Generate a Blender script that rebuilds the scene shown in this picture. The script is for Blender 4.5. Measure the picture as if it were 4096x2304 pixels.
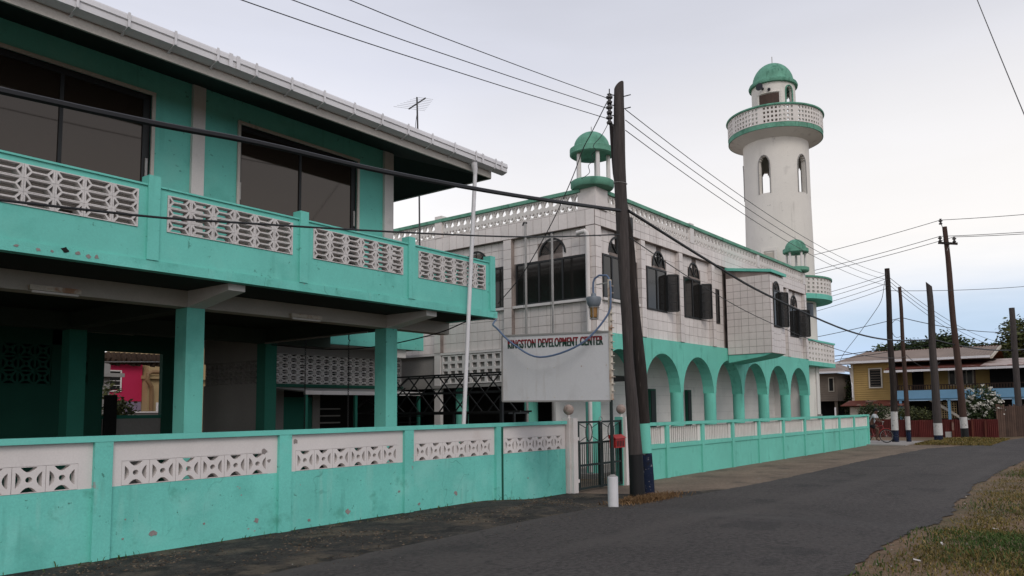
import bpy, bmesh, math, random
from mathutils import Vector, Matrix, noise as mnoise
rnd = random.Random(7)
D = bpy.data
scene = bpy.context.scene
for o in list(D.objects):
    D.objects.remove(o)
COL = scene.collection
R = math.radians

# ------------------------------------------------------------------ camera
cam_data = D.cameras.new('camera')
cam_data.lens = 27.30
cam_data.sensor_width = 36.0
cam_data.shift_x = -0.04267
cam_data.shift_y = 0.05317
cam_data.clip_end = 3000
cam = D.objects.new('camera', cam_data)
COL.objects.link(cam)
cam.matrix_world = (Matrix.Translation((0, 0, 1.62)) @ Matrix.Rotation(R(-54.6992), 4, 'Z')
                    @ Matrix.Rotation(R(95.0388), 4, 'X') @ Matrix.Rotation(R(-0.797), 4, 'Z'))
scene.camera = cam

# ------------------------------------------------------------------ sky
SUN_EL, SUN_AZ = R(38), R(215)       # azimuth clockwise from +Y: behind the camera, over its left shoulder
world = D.worlds.new('World')
scene.world = world
world.use_nodes = True
wt = world.node_tree
wt.nodes.clear()


def wn(t, **kw):
    n = wt.nodes.new(t)
    for k, v in kw.items():
        setattr(n, k, v)
    return n


def wl(a, b):
    wt.links.new(a, b)


def wmath(op, a, b=None, c=None, clamp=False):
    n = wn('ShaderNodeMath', operation=op, use_clamp=clamp)
    for i, v in enumerate((a, b, c)):
        if v is None:
            continue
        if isinstance(v, (int, float)):
            n.inputs[i].default_value = v
        else:
            wl(v, n.inputs[i])
    return n.outputs[0]


def wmaprange(v, a, b, c=0.0, d=1.0):
    n = wn('ShaderNodeMapRange', interpolation_type='SMOOTHSTEP')
    wl(v, n.inputs[0])
    for i, q in enumerate((a, b, c, d)):
        n.inputs[i + 1].default_value = q
    return n.outputs[0]


def wmix(f, a, b):
    n = wn('ShaderNodeMix', data_type='RGBA')
    wl(f, n.inputs[0])
    for s, v in ((6, a), (7, b)):
        if isinstance(v, tuple):
            n.inputs[s].default_value = (*v, 1)
        else:
            wl(v, n.inputs[s])
    return n.outputs[2]


sky = wn('ShaderNodeTexSky', sky_type='NISHITA', sun_disc=False)
sky.sun_elevation = SUN_EL
sky.sun_rotation = SUN_AZ
sky.air_density = 1.0
sky.dust_density = 2.0
tc = wn('ShaderNodeTexCoord')
sep = wn('ShaderNodeSeparateXYZ')
wl(tc.outputs['Generated'], sep.inputs[0])
# long flat clouds: noise on the direction, squeezed vertically
mp = wn('ShaderNodeMapping')
mp.inputs['Scale'].default_value = (1.2, 1.2, 9.0)
wl(tc.outputs['Generated'], mp.inputs[0])
nz = wn('ShaderNodeTexNoise')
nz.inputs['Scale'].default_value = 1.9
nz.inputs['Detail'].default_value = 6
nz.inputs['Roughness'].default_value = 0.55
wl(mp.outputs[0], nz.inputs['Vector'])
mp2 = wn('ShaderNodeMapping')
mp2.inputs['Scale'].default_value = (1, 1, 2.2)
wl(tc.outputs['Generated'], mp2.inputs[0])
nz2 = wn('ShaderNodeTexNoise')
nz2.inputs['Scale'].default_value = 1.6
nz2.inputs['Detail'].default_value = 4
wl(mp2.outputs[0], nz2.inputs['Vector'])
elev = wmath('ADD', sep.outputs['Z'], wmath('MULTIPLY', wmath('SUBTRACT', nz.outputs[0], 0.5), 0.07))
# thin high overcast, brighter low down
ramp = wn('ShaderNodeValToRGB')
er = ramp.color_ramp
er.elements[0].position = 0.0
er.elements[0].color = (0.74, 0.745, 0.76, 1)
er.elements[1].position = 1.0
er.elements[1].color = (0.46, 0.48, 0.56, 1)
for pos, c in ((0.12, (0.84, 0.82, 0.80)), (0.21, (0.85, 0.835, 0.835)), (0.30, (0.73, 0.73, 0.77)), (0.42, (0.545, 0.56, 0.635)), (0.55, (0.46, 0.475, 0.545))):
    e = er.elements.new(pos)
    e.color = (*c, 1)
wl(elev, ramp.inputs[0])
vary = wmath('MULTIPLY', wmaprange(nz2.outputs[0], 0.35, 0.7, 0.94, 1.05), wmaprange(nz.outputs[0], 0.3, 0.7, 0.96, 1.04))
vs = wn('ShaderNodeVectorMath', operation='SCALE')
wl(ramp.outputs[0], vs.inputs[0])
wl(wmath('MULTIPLY', vary, 10.0), vs.inputs['Scale'])
# clear blue gap low over the far (+X) end of the street
clear_f = wmath('MULTIPLY', wmaprange(elev, 0.075, 0.20, 1, 0),
                wmaprange(wmath('SUBTRACT', sep.outputs['X'], wmath('MULTIPLY', sep.outputs['Y'], 0.6)), 0.35, 0.86, 0, 0.93))
ss = wn('ShaderNodeVectorMath', operation='MULTIPLY')
wl(sky.outputs[0], ss.inputs[0])
ss.inputs[1].default_value = (1.0, 1.0, 1.0)
clear = wmix(wmaprange(nz.outputs[0], 0.2, 0.8, 0.55, 1.0), ss.outputs[0], (4.2, 5.6, 7.7))
# cloud thins to a warm white further along the street
warm = wmix(wmath('MULTIPLY', wmaprange(wmath('SUBTRACT', sep.outputs['X'], wmath('MULTIPLY', sep.outputs['Y'], 0.45)), 0.3, 0.95, 0, 0.7), wmaprange(sep.outputs['Z'], 0.55, 0.22, 0.1, 1)), vs.outputs[0], (7.5, 7.3, 7.15))
final = wmix(clear_f, warm, clear)
bg = wn('ShaderNodeBackground')
bg.inputs['Strength'].default_value = 0.1
wl(final, bg.inputs['Color'])
wout = wn('ShaderNodeOutputWorld')
wl(bg.outputs[0], wout.inputs[0])

# ------------------------------------------------------------------ sun behind thin cloud
sd = D.lights.new('sun', 'SUN')
sd.energy = 0.9
sd.angle = R(25)
sd.color = (1.0, 0.93, 0.85)
sun = D.objects.new('sun', sd)
COL.objects.link(sun)
sv = Vector((math.sin(SUN_AZ) * math.cos(SUN_EL), math.cos(SUN_AZ) * math.cos(SUN_EL), math.sin(SUN_EL)))
sun.rotation_euler = sv.to_track_quat('Z', 'Y').to_euler()
sun.location = (0, -20, 30)

scene.view_settings.view_transform = 'Standard'
scene.view_settings.look = 'None'
scene.view_settings.exposure = 0.36
scene.view_settings.gamma = 1.0
scene.view_settings.use_curve_mapping = False
scene.cycles.max_bounces = 6
scene.cycles.diffuse_bounces = 4
scene.cycles.use_denoising = True


# ================================================================== materials
def material(name, col, rough=0.8, var=0.12, scale=1.3, fine=0.06, fscale=30.0, bump=0.0, bscale=60.0,
             spots=None, streaks=None, metallic=0.0, spec=0.3, ior=None, objvar=0.0, island=None, stretch=None, tint=None, cracks=None, bands=None, alpha=None):
    """Procedural material in world space: broad blotches, fine grain, optional chips, stains and drips."""
    m = D.materials.new(name)
    m.use_nodes = True
    nt = m.node_tree
    b = nt.nodes['Principled BSDF']
    b.inputs['Roughness'].default_value = rough
    b.inputs['Metallic'].default_value = metallic
    b.inputs['Specular IOR Level'].default_value = spec
    if tint:
        b.inputs['Specular Tint'].default_value = (*tint, 1)
    if ior:
        b.inputs['IOR'].default_value = ior
    geo = nt.nodes.new('ShaderNodeNewGeometry')
    pos = geo.outputs['Position']
    if stretch:
        q = nt.nodes.new('ShaderNodeVectorMath')
        q.operation = 'MULTIPLY'
        q.inputs[1].default_value = stretch
        nt.links.new(pos, q.inputs[0])
        pos = q.outputs[0]

    def noise(sc, det=4, rgh=0.55, vec=None):
        n = nt.nodes.new('ShaderNodeTexNoise')
        n.inputs['Scale'].default_value = sc
        n.inputs['Detail'].default_value = det
        n.inputs['Roughness'].default_value = rgh
        nt.links.new(vec or pos, n.inputs['Vector'])
        return n.outputs[0]

    def rng(v, a, b_, c, d):
        n = nt.nodes.new('ShaderNodeMapRange')
        nt.links.new(v, n.inputs[0])
        for i, x in enumerate((a, b_, c, d)):
            n.inputs[i + 1].default_value = x
        return n.outputs[0]

    def mul(v, w):
        n = nt.nodes.new('ShaderNodeMath')
        n.operation = 'MULTIPLY'
        for i, x in enumerate((v, w)):
            if isinstance(x, (int, float)):
                n.inputs[i].default_value = x
            else:
                nt.links.new(x, n.inputs[i])
        return n.outputs[0]

    def mixc(f, a, c):
        n = nt.nodes.new('ShaderNodeMix')
        n.data_type = 'RGBA'
        nt.links.new(f, n.inputs[0])
        for s, x in ((6, a), (7, c)):
            if isinstance(x, tuple):
                n.inputs[s].default_value = (*x, 1)
            else:
                nt.links.new(x, n.inputs[s])
        return n.outputs[2]

    val = mul(rng(noise(scale), 0.3, 0.7, 1 - var, 1 + var), rng(noise(fscale, 3), 0.3, 0.7, 1 - fine, 1 + fine))
    if objvar:
        oi = nt.nodes.new('ShaderNodeObjectInfo')
        val = mul(val, rng(oi.outputs['Random'], 0, 1, 1 - objvar, 1 + objvar))
    base = nt.nodes.new('ShaderNodeVectorMath')
    base.operation = 'SCALE'
    base.inputs[0].default_value = col
    colout = base.outputs[0]
    if island:
        g2 = nt.nodes.new('ShaderNodeNewGeometry')
        cr = nt.nodes.new('ShaderNodeValToRGB')
        cr.color_ramp.elements[0].color = (*island[0], 1)
        cr.color_ramp.elements[1].color = (*island[-1], 1)
        for i, c in enumerate(island[1:-1]):
            e = cr.color_ramp.elements.new((i + 1) / (len(island) - 1))
            e.color = (*c, 1)
        nt.links.new(g2.outputs['Random Per Island'], cr.inputs[0])
        nt.links.new(cr.outputs[0], base.inputs[0])
    nt.links.new(val, base.inputs['Scale'])
    for s in (spots or []):
        # s = (colour, noise scale, threshold, softness, strength)
        f = rng(noise(s[1], 5, 0.6), s[2], s[2] + s[3], 0, s[4])
        colout = mixc(f, colout, s[0])
    for s in (streaks or []):
        mpn = nt.nodes.new('ShaderNodeMapping')
        mpn.inputs['Scale'].default_value = (s[1], s[1], s[1] * 0.08)
        nt.links.new(geo.outputs['Position'], mpn.inputs[0])
        f = mul(rng(noise(1.0, 3, 0.5, mpn.outputs[0]), s[2], s[2] + s[3], 0, s[4]), rng(noise(0.7), 0.45, 0.65, 0, 1))
        colout = mixc(f, colout, s[0])
    if bands:
        # (colour, scale along x, scale along y, threshold, softness, strength): long worn tracks
        mpn = nt.nodes.new('ShaderNodeMapping')
        mpn.inputs['Scale'].default_value = (bands[1], bands[2], 1)
        nt.links.new(geo.outputs['Position'], mpn.inputs[0])
        colout = mixc(rng(noise(1.0, 3, 0.5, mpn.outputs[0]), bands[3], bands[3] + bands[4], 0, bands[5]), colout, bands[0])
    if cracks:
        # (colour, cell scale, width, strength)
        wp = nt.nodes.new('ShaderNodeTexNoise')
        wp.inputs['Scale'].default_value = cracks[1] * 2.5
        nt.links.new(pos, wp.inputs['Vector'])
        ad = nt.nodes.new('ShaderNodeVectorMath')
        ad.operation = 'MULTIPLY_ADD'
        nt.links.new(wp.outputs['Color'], ad.inputs[0])
        ad.inputs[1].default_value = (0.55 / cracks[1],) * 3
        nt.links.new(pos, ad.inputs[2])
        vo = nt.nodes.new('ShaderNodeTexVoronoi')
        vo.feature = 'DISTANCE_TO_EDGE'
        vo.inputs['Scale'].default_value = cracks[1]
        nt.links.new(ad.outputs[0], vo.inputs['Vector'])
        f = mul(rng(vo.outputs['Distance'], cracks[2] * 0.4, cracks[2], cracks[3], 0), rng(noise(0.9), 0.50, 0.58, 0, 1))
        colout = mixc(f, colout, cracks[0])
    nt.links.new(colout, b.inputs['Base Color'])
    if alpha is not None:
        b.inputs['Alpha'].default_value = alpha
    if bump:
        bn = nt.nodes.new('ShaderNodeBump')
        bn.inputs['Strength'].default_value = bump
        bn.inputs['Distance'].default_value = 0.02
        nt.links.new(noise(bscale, 5, 0.65), bn.inputs['Height'])
        nt.links.new(bn.outputs[0], b.inputs['Normal'])
    return m


TQ = (0.155, 0.545, 0.47)
WHT = (0.66, 0.63, 0.615)
M = {}
M['turq'] = material('turquoise_paint', TQ, 0.7, 0.07, 1.1, 0.04, 45, 0.12, 90,
                     spots=[((0.07, 0.33, 0.27), 1.4, 0.54, 0.16, 0.4), ((0.25, 0.60, 0.52), 0.9, 0.56, 0.14, 0.35), ((0.04, 0.15, 0.11), 9, 0.66, 0.04, 0.6)],
                     streaks=[((0.06, 0.28, 0.22), 9, 0.57, 0.12, 0.35)])
M['turq_wall'] = material('weathered_turquoise_paint', TQ, 0.8, 0.12, 0.8, 0.06, 45, 0.25, 60,
                          spots=[((0.055, 0.30, 0.245), 1.5, 0.54, 0.16, 0.32), ((0.29, 0.66, 0.59), 1.1, 0.56, 0.14, 0.4), ((0.30, 0.27, 0.26), 4.2, 0.70, 0.01, 0.85),
                                 ((0.03, 0.11, 0.08), 13, 0.67, 0.03, 0.7), ((0.05, 0.22, 0.15), 3.4, 0.61, 0.1, 0.4)],
                          streaks=[((0.05, 0.24, 0.19), 11, 0.56, 0.14, 0.36), ((0.30, 0.60, 0.53), 7, 0.60, 0.1, 0.4)],
                          cracks=((0.05, 0.19, 0.15), 0.8, 0.007, 0.6))
M['turq_mosque'] = material('mosque_turquoise_paint', (0.155, 0.53, 0.43), 0.75, 0.08, 1.0, 0.04, 45, 0.1, 80,
                            spots=[((0.05, 0.26, 0.19), 2.0, 0.58, 0.15, 0.5)], streaks=[((0.05, 0.22, 0.15), 8, 0.55, 0.12, 0.5)])
M['dome'] = material('dome_green_paint', (0.125, 0.31, 0.225), 0.8, 0.2, 1.8, 0.08, 25, 0.2, 60,
                     spots=[((0.03, 0.13, 0.085), 2.4, 0.55, 0.12, 0.55), ((0.20, 0.44, 0.34), 3.6, 0.6, 0.15, 0.4)],
                     streaks=[((0.025, 0.09, 0.06), 9, 0.55, 0.1, 0.7)])
M['white'] = material('aged_white_paint', WHT, 0.8, 0.06, 1.4, 0.04, 50, 0.1, 90,
                      spots=[((0.40, 0.38, 0.36), 2.6, 0.6, 0.12, 0.3)], streaks=[((0.30, 0.27, 0.24), 10, 0.6, 0.15, 0.35)])
M['block'] = material('white_breeze_block', (0.60, 0.57, 0.56), 0.9, 0.07, 1.5, 0.1, 55, 0.35, 70, objvar=0.06,
                      spots=[((0.28, 0.20, 0.16), 3.0, 0.66, 0.1, 0.55), ((0.12, 0.10, 0.09), 14, 0.68, 0.06, 0.5)])
M['fence_white'] = material('fence_white_paint', (0.67, 0.625, 0.61), 0.85, 0.06, 1.2, 0.04, 50, 0.1, 90,
                            spots=[((0.48, 0.37, 0.32), 1.7, 0.6, 0.15, 0.35), ((0.20, 0.20, 0.19), 5.5, 0.74, 0.01, 0.7)])
M['tile'] = material('white_wall_tile', (0.68, 0.625, 0.60), 0.4, 0.08, 0.9, 0.04, 12, 0, objvar=0.07, spec=0.4,
                     spots=[((0.36, 0.30, 0.27), 1.8, 0.62, 0.12, 0.35)], streaks=[((0.30, 0.22, 0.20), 6, 0.6, 0.15, 0.4)])
M['grout'] = material('tile_grout', (0.27, 0.225, 0.205), 0.9, 0.35, 1.2, 0.1, 40, spots=[((0.10, 0.08, 0.075), 1.6, 0.52, 0.12, 0.7)])
M['lattice'] = material('parapet_lattice_paint', (0.68, 0.645, 0.615), 0.85, 0.06, 1.0, 0.05, 40, 0.1, 60, objvar=0.04,
                        streaks=[((0.22, 0.19, 0.17), 9, 0.58, 0.12, 0.5)])
M['minaret'] = material('minaret_whitewash', (0.68, 0.65, 0.605), 0.85, 0.06, 0.6, 0.04, 30, 0.25, 16,
                        spots=[((0.42, 0.40, 0.38), 1.2, 0.6, 0.1, 0.35), ((0.22, 0.21, 0.20), 3.8, 0.67, 0.06, 0.5)],
                        streaks=[((0.30, 0.275, 0.255), 4, 0.54, 0.14, 0.5)])
M['soffit'] = material('shade_dark_soffit_board', (0.012, 0.019, 0.016), 0.8, 0.15, 1.5, 0.08, 30)  # near-black: colour carries the shade under the slab and eaves
M['fascia'] = material('grey_white_fascia', (0.52, 0.49, 0.45), 0.8, 0.1, 1.0, 0.08, 40, 0.1, 60,
                       spots=[((0.2, 0.18, 0.16), 4, 0.66, 0.06, 0.5)])
M['gutter'] = material('white_pvc_gutter', (0.66, 0.65, 0.67), 0.45, 0.06, 1.2, 0.03, 50,
                       spots=[((0.3, 0.29, 0.28), 5, 0.64, 0.08, 0.35)])
M['concrete_beam'] = material('pale_concrete_beam', (0.40, 0.37, 0.33), 0.85, 0.08, 1.2, 0.05, 40, 0.1, 60)
M['beam_shade'] = material('shaded_concrete_beam', (0.04, 0.058, 0.048), 0.85, 0.1, 1.2, 0.05, 40)  # beam colour darkened to stand for the shade under the building
M['glass'] = material('dark_tinted_glass', (0.022, 0.016, 0.012), 0.04, 0.0, 1, 0.0, 10, spec=0.5, ior=1.58, tint=(1.0, 0.91, 0.85))
M['glass_mosque'] = material('smoky_window_glass', (0.014, 0.013, 0.012), 0.06, 0.0, 1, 0.0, 10, spec=0.5, ior=1.45)
M['glass_dull'] = material('dusty_dark_glass', (0.016, 0.017, 0.018), 0.4, 0.1, 3, 0.05, 20, spec=0.08, alpha=0.75)
M['black_metal'] = material('black_window_metal', (0.012, 0.013, 0.014), 0.5, 0.1, 3, 0.05, 40, spec=0.4)
M['gate_metal'] = material('dark_green_gate_metal', (0.012, 0.022, 0.020), 0.5, 0.15, 4, 0.1, 50, 0.2, 80,
                           spots=[((0.10, 0.05, 0.03), 9, 0.64, 0.06, 0.6)])
M['steel'] = material('dull_galvanised_steel', (0.33, 0.32, 0.31), 0.5, 0.15, 3, 0.08, 40, metallic=0.4)
M['rusty'] = material('rust_streaked_cream_steel', (0.52, 0.47, 0.40), 0.7, 0.1, 3, 0.08, 40,
                      spots=[((0.28, 0.12, 0.05), 5, 0.5, 0.12, 0.8)])
M['sign'] = material('pale_sign_panel', (0.56, 0.555, 0.57), 0.6, 0.05, 0.9, 0.03, 40,
                     spots=[((0.36, 0.34, 0.34), 1.8, 0.55, 0.2, 0.4)], streaks=[((0.38, 0.33, 0.29), 11, 0.56, 0.12, 0.35), ((0.25, 0.15, 0.09), 5, 0.68, 0.06, 0.4)])
M['wood_pole'] = material('weathered_grey_pole_wood', (0.056, 0.047, 0.045), 0.9, 0.2, 2.5, 0.25, 9, 0.5, 14, stretch=(6, 6, 0.35),
                          spots=[((0.03, 0.025, 0.023), 2.2, 0.62, 0.1, 0.6)])
M['wood_dark'] = material('dark_pole_wood', (0.026, 0.020, 0.018), 0.9, 0.3, 2.5, 0.3, 9, 0.6, 14, stretch=(6, 6, 0.35),
                          spots=[((0.16, 0.13, 0.12), 2.8, 0.64, 0.06, 0.6)])
M['wood_brown'] = material('brown_pole_wood', (0.058, 0.034, 0.027), 0.9, 0.2, 2.5, 0.2, 9, 0.4, 14, stretch=(6, 6, 0.35))
M['pole_black'] = material('black_pole_paint', (0.008, 0.008, 0.009), 0.65, 0.15, 3, 0.1, 40, 0.3, 30)
M['pole_blue'] = material('chipped_blue_pole_paint', (0.010, 0.017, 0.042), 0.8, 0.2, 3, 0.15, 40, 0.5, 20, spec=0.15,
                          spots=[((0.012, 0.012, 0.013), 6.0, 0.48, 0.12, 0.9), ((0.25, 0.24, 0.24), 16, 0.62, 0.03, 0.7)])
M['pole_white'] = material('chipped_white_pole_paint', (0.5, 0.49, 0.48), 0.8, 0.1, 3, 0.1, 40, 0.3, 25,
                           spots=[((0.1, 0.09, 0.085), 6, 0.58, 0.06, 0.6)])
M['wire'] = material('black_cable', (0.012, 0.012, 0.014), 0.5, 0, 1, 0, 10)
M['wire_grey'] = material('grey_conductor', (0.06, 0.06, 0.06), 0.6, 0, 1, 0, 10)
M['hose'] = material('blue_conduit', (0.10, 0.145, 0.24), 0.5, 0.1, 3, 0.05, 40)
M['porcelain'] = material('brown_porcelain', (0.05, 0.045, 0.045), 0.3, 0.1, 5, 0.05, 50, spec=0.5)
M['asphalt'] = material('road_asphalt', (0.056, 0.049, 0.046), 0.9, 0.14, 0.35, 0.42, 17, 0.9, 30,
                        spots=[((0.070, 0.062, 0.057), 0.55, 0.5, 0.14, 0.6), ((0.026, 0.024, 0.024), 0.8, 0.58, 0.06, 0.55), ((0.022, 0.020, 0.020), 9, 0.54, 0.12, 0.6),
                               ((0.090, 0.082, 0.078), 13, 0.60, 0.08, 0.55), ((0.17, 0.155, 0.145), 24, 0.68, 0.03, 0.8)],
                        bands=((0.080, 0.071, 0.065), 0.06, 1.1, 0.52, 0.14, 0.5), cracks=((0.020, 0.018, 0.018), 0.45, 0.010, 0.4))
M['verge'] = material('dark_gritty_verge', (0.034, 0.029, 0.026), 0.95, 0.3, 0.9, 0.6, 32, 1.0, 30,
                      spots=[((0.105, 0.082, 0.058), 1.3, 0.50, 0.10, 0.75), ((0.010, 0.009, 0.008), 2.3, 0.52, 0.10, 0.8), ((0.075, 0.060, 0.045), 6.0, 0.56, 0.08, 0.6), ((0.010, 0.009, 0.008), 16, 0.56, 0.1, 0.7), ((0.14, 0.12, 0.10), 34, 0.67, 0.04, 0.7)])
M['pavement'] = material('worn_concrete_apron', (0.168, 0.125, 0.092), 0.92, 0.22, 0.8, 0.25, 14, 0.5, 30,
                         spots=[((0.055, 0.045, 0.035), 1.1, 0.52, 0.18, 0.65), ((0.20, 0.17, 0.145), 2.4, 0.62, 0.1, 0.5)])
M['slab'] = material('pale_concrete_slab', (0.27, 0.25, 0.235), 0.9, 0.1, 1, 0.1, 50)
M['ground'] = material('dry_earth', (0.150, 0.098, 0.060), 0.95, 0.25, 0.5, 0.35, 18, 0.7, 30,
                       spots=[((0.075, 0.062, 0.028), 0.7, 0.48, 0.15, 0.7), ((0.045, 0.055, 0.02), 0.9, 0.56, 0.12, 0.6)])
M['grass'] = material('dry_grass_blades', (0.1, 0.08, 0.03), 0.9, 0.2, 0.8, 0.1, 20,
                      island=[(0.055, 0.065, 0.014), (0.120, 0.092, 0.022), (0.19, 0.130, 0.038), (0.10, 0.085, 0.022), (0.28, 0.205, 0.09)])
M['grass_green'] = material('green_grass_blades', (0.05, 0.08, 0.02), 0.9, 0.2, 1.5, 0.1, 20,
                            island=[(0.028, 0.060, 0.012), (0.045, 0.085, 0.018), (0.075, 0.10, 0.03)])
M['straw'] = material('straw_blades', (0.16, 0.09, 0.04), 0.9, 0.2, 2, 0.1, 20,
                      island=[(0.085, 0.046, 0.02), (0.16, 0.09, 0.04), (0.24, 0.15, 0.075)])
M['pebble'] = material('pale_pebbles_litter', (0.25, 0.23, 0.22), 0.9, 0.1, 2, 0.1, 20, island=[(0.06, 0.05, 0.04), (0.15, 0.13, 0.11), (0.32, 0.29, 0.26)])
M['debris'] = material('dry_leaf_litter', (0.08, 0.06, 0.04), 0.95, 0.2, 3, 0.1, 20, island=[(0.012, 0.010, 0.009), (0.05, 0.038, 0.026), (0.10, 0.075, 0.05), (0.17, 0.135, 0.10)])
M['leaf'] = material('dark_green_leaves', (0.04, 0.06, 0.02), 0.7, 0.2, 0.6, 0.1, 10, island=[(0.012, 0.022, 0.007), (0.028, 0.048, 0.014), (0.055, 0.080, 0.024)])
M['leaf2'] = material('olive_leaves', (0.05, 0.07, 0.02), 0.7, 0.2, 0.6, 0.1, 10, island=[(0.022, 0.030, 0.009), (0.050, 0.062, 0.018), (0.10, 0.105, 0.035)])
M['flower'] = material('white_flowers', (0.62, 0.60, 0.54), 0.8, 0.1, 2, 0.05, 20)
M['bark'] = material('bark', (0.06, 0.047, 0.038), 0.95, 0.2, 3, 0.2, 20, 0.5, 20)
M['yellow'] = material('mustard_clapboard', (0.35, 0.235, 0.085), 0.75, 0.1, 0.8, 0.06, 20, 0.1, 30)
M['trim'] = material('cream_trim', (0.46, 0.42, 0.36), 0.75, 0.1, 1.5, 0.05, 20)
M['roof_tan'] = material('tan_roof_sheet', (0.21, 0.165, 0.14), 0.7, 0.12, 0.6, 0.08, 15,
                         spots=[((0.12, 0.055, 0.035), 0.9, 0.6, 0.12, 0.45)])
M['roof_rust'] = material('rusty_roof_sheet', (0.105, 0.028, 0.018), 0.8, 0.25, 0.9, 0.15, 15, spots=[((0.28, 0.21, 0.17), 1.1, 0.58, 0.08, 0.6)])
M['roof_pale'] = material('bleached_roof_sheet', (0.40, 0.33, 0.30), 0.7, 0.2, 1.5, 0.1, 15, spots=[((0.16, 0.06, 0.04), 1.6, 0.52, 0.1, 0.7)])
M['red_sheet'] = material('red_oxide_fence_sheet', (0.088, 0.013, 0.011), 0.7, 0.2, 1.2, 0.1, 20, objvar=0.18,
                          spots=[((0.17, 0.07, 0.045), 3, 0.66, 0.06, 0.6)])
M['blue_board'] = material('pale_blue_board', (0.155, 0.315, 0.47), 0.75, 0.06, 1, 0.04, 20)
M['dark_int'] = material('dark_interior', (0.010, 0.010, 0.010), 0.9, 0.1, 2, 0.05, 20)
M['dark_brown'] = material('dark_brown_wood', (0.030, 0.017, 0.012), 0.8, 0.1, 2, 0.05, 20)
M['grey_board'] = material('grey_brown_board', (0.17, 0.14, 0.115), 0.85, 0.1, 1, 0.06, 20)
M['plank'] = material('weathered_fence_plank', (0.075, 0.046, 0.034), 0.9, 0.2, 2, 0.15, 20, objvar=0.3)
M['awning'] = material('brown_canvas', (0.085, 0.055, 0.04), 0.9, 0.2, 4, 0.1, 30)
M['pink'] = material('magenta_paint', (0.46, 0.018, 0.075), 0.75, 0.05, 1, 0.04, 20)
M['lilac'] = material('lilac_paint', (0.22, 0.18, 0.26), 0.75, 0.05, 1, 0.04, 20)
M['sand'] = material('sand_plaster', (0.36, 0.265, 0.14), 0.8, 0.08, 1, 0.05, 20)
M['brown_pipe'] = material('brown_pipe_paint', (0.20, 0.12, 0.06), 0.6, 0.08, 1, 0.05, 20)
M['grey_plaster'] = material('grey_plaster', (0.28, 0.27, 0.26), 0.85, 0.08, 1, 0.05, 20, 0.1, 40)
M['deep_green'] = material('green_paint_with_shade', (0.012, 0.085, 0.058), 0.8, 0.1, 1.2, 0.05, 30)  # darkened to paint shade on the rear wall; also colours plain trim
M['shade_green'] = material('shaded_sea_green_paint', (0.025, 0.17, 0.125), 0.8, 0.1, 1.2, 0.05, 30)  # turquoise taken down to its shaded tone for the inner columns
M['red'] = material('red_box_paint', (0.36, 0.016, 0.014), 0.45, 0.08, 3, 0.04, 40, spec=0.4)
M['finial'] = material('stained_finial_stone', (0.36, 0.28, 0.245), 0.85, 0.15, 6, 0.1, 40, 0.2, 40, spots=[((0.18, 0.12, 0.10), 9, 0.55, 0.1, 0.6)])
M['amber'] = material('amber_glass', (0.24, 0.12, 0.028), 0.25, 0.1, 6, 0.05, 40, spec=0.5)
M['lamp_grey'] = material('grey_lamp_enamel', (0.155, 0.18, 0.21), 0.5, 0.1, 5, 0.05, 40, spec=0.4)
M['pvc'] = material('white_pvc', (0.62, 0.61, 0.63), 0.5, 0.06, 2, 0.03, 40, spots=[((0.42, 0.36, 0.18), 6, 0.64, 0.1, 0.5)])
M['skin'] = material('brown_skin', (0.085, 0.042, 0.028), 0.6, 0.05, 5, 0.03, 40)
M['shirt'] = material('pale_grey_cloth', (0.42, 0.44, 0.46), 0.9, 0.08, 8, 0.05, 60)
M['shorts'] = material('black_cloth', (0.010, 0.010, 0.012), 0.9, 0.08, 8, 0.05, 60)
M['rubber'] = material('black_rubber', (0.015, 0.015, 0.015), 0.8, 0.05, 5, 0.03, 40)
M['bike_red'] = material('red_bike_enamel', (0.25, 0.02, 0.02), 0.4, 0.05, 5, 0.03, 40, spec=0.5)
M['speaker'] = material('dark_horn_plastic', (0.02, 0.022, 0.03), 0.5, 0.05, 5, 0.03, 40)
M['brown_wood'] = material('brown_shutter_wood', (0.07, 0.045, 0.036), 0.8, 0.15, 2, 0.1, 20, stretch=(4, 4, 0.5))
M['peel'] = material('bare_render_scar', (0.27, 0.235, 0.225), 0.95, 0.12, 6, 0.12, 60, 0.4, 60)
M['hole'] = material('black_break_in_concrete', (0.012, 0.011, 0.01), 0.95, 0.2, 8, 0.1, 60, 0.5, 60)


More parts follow.
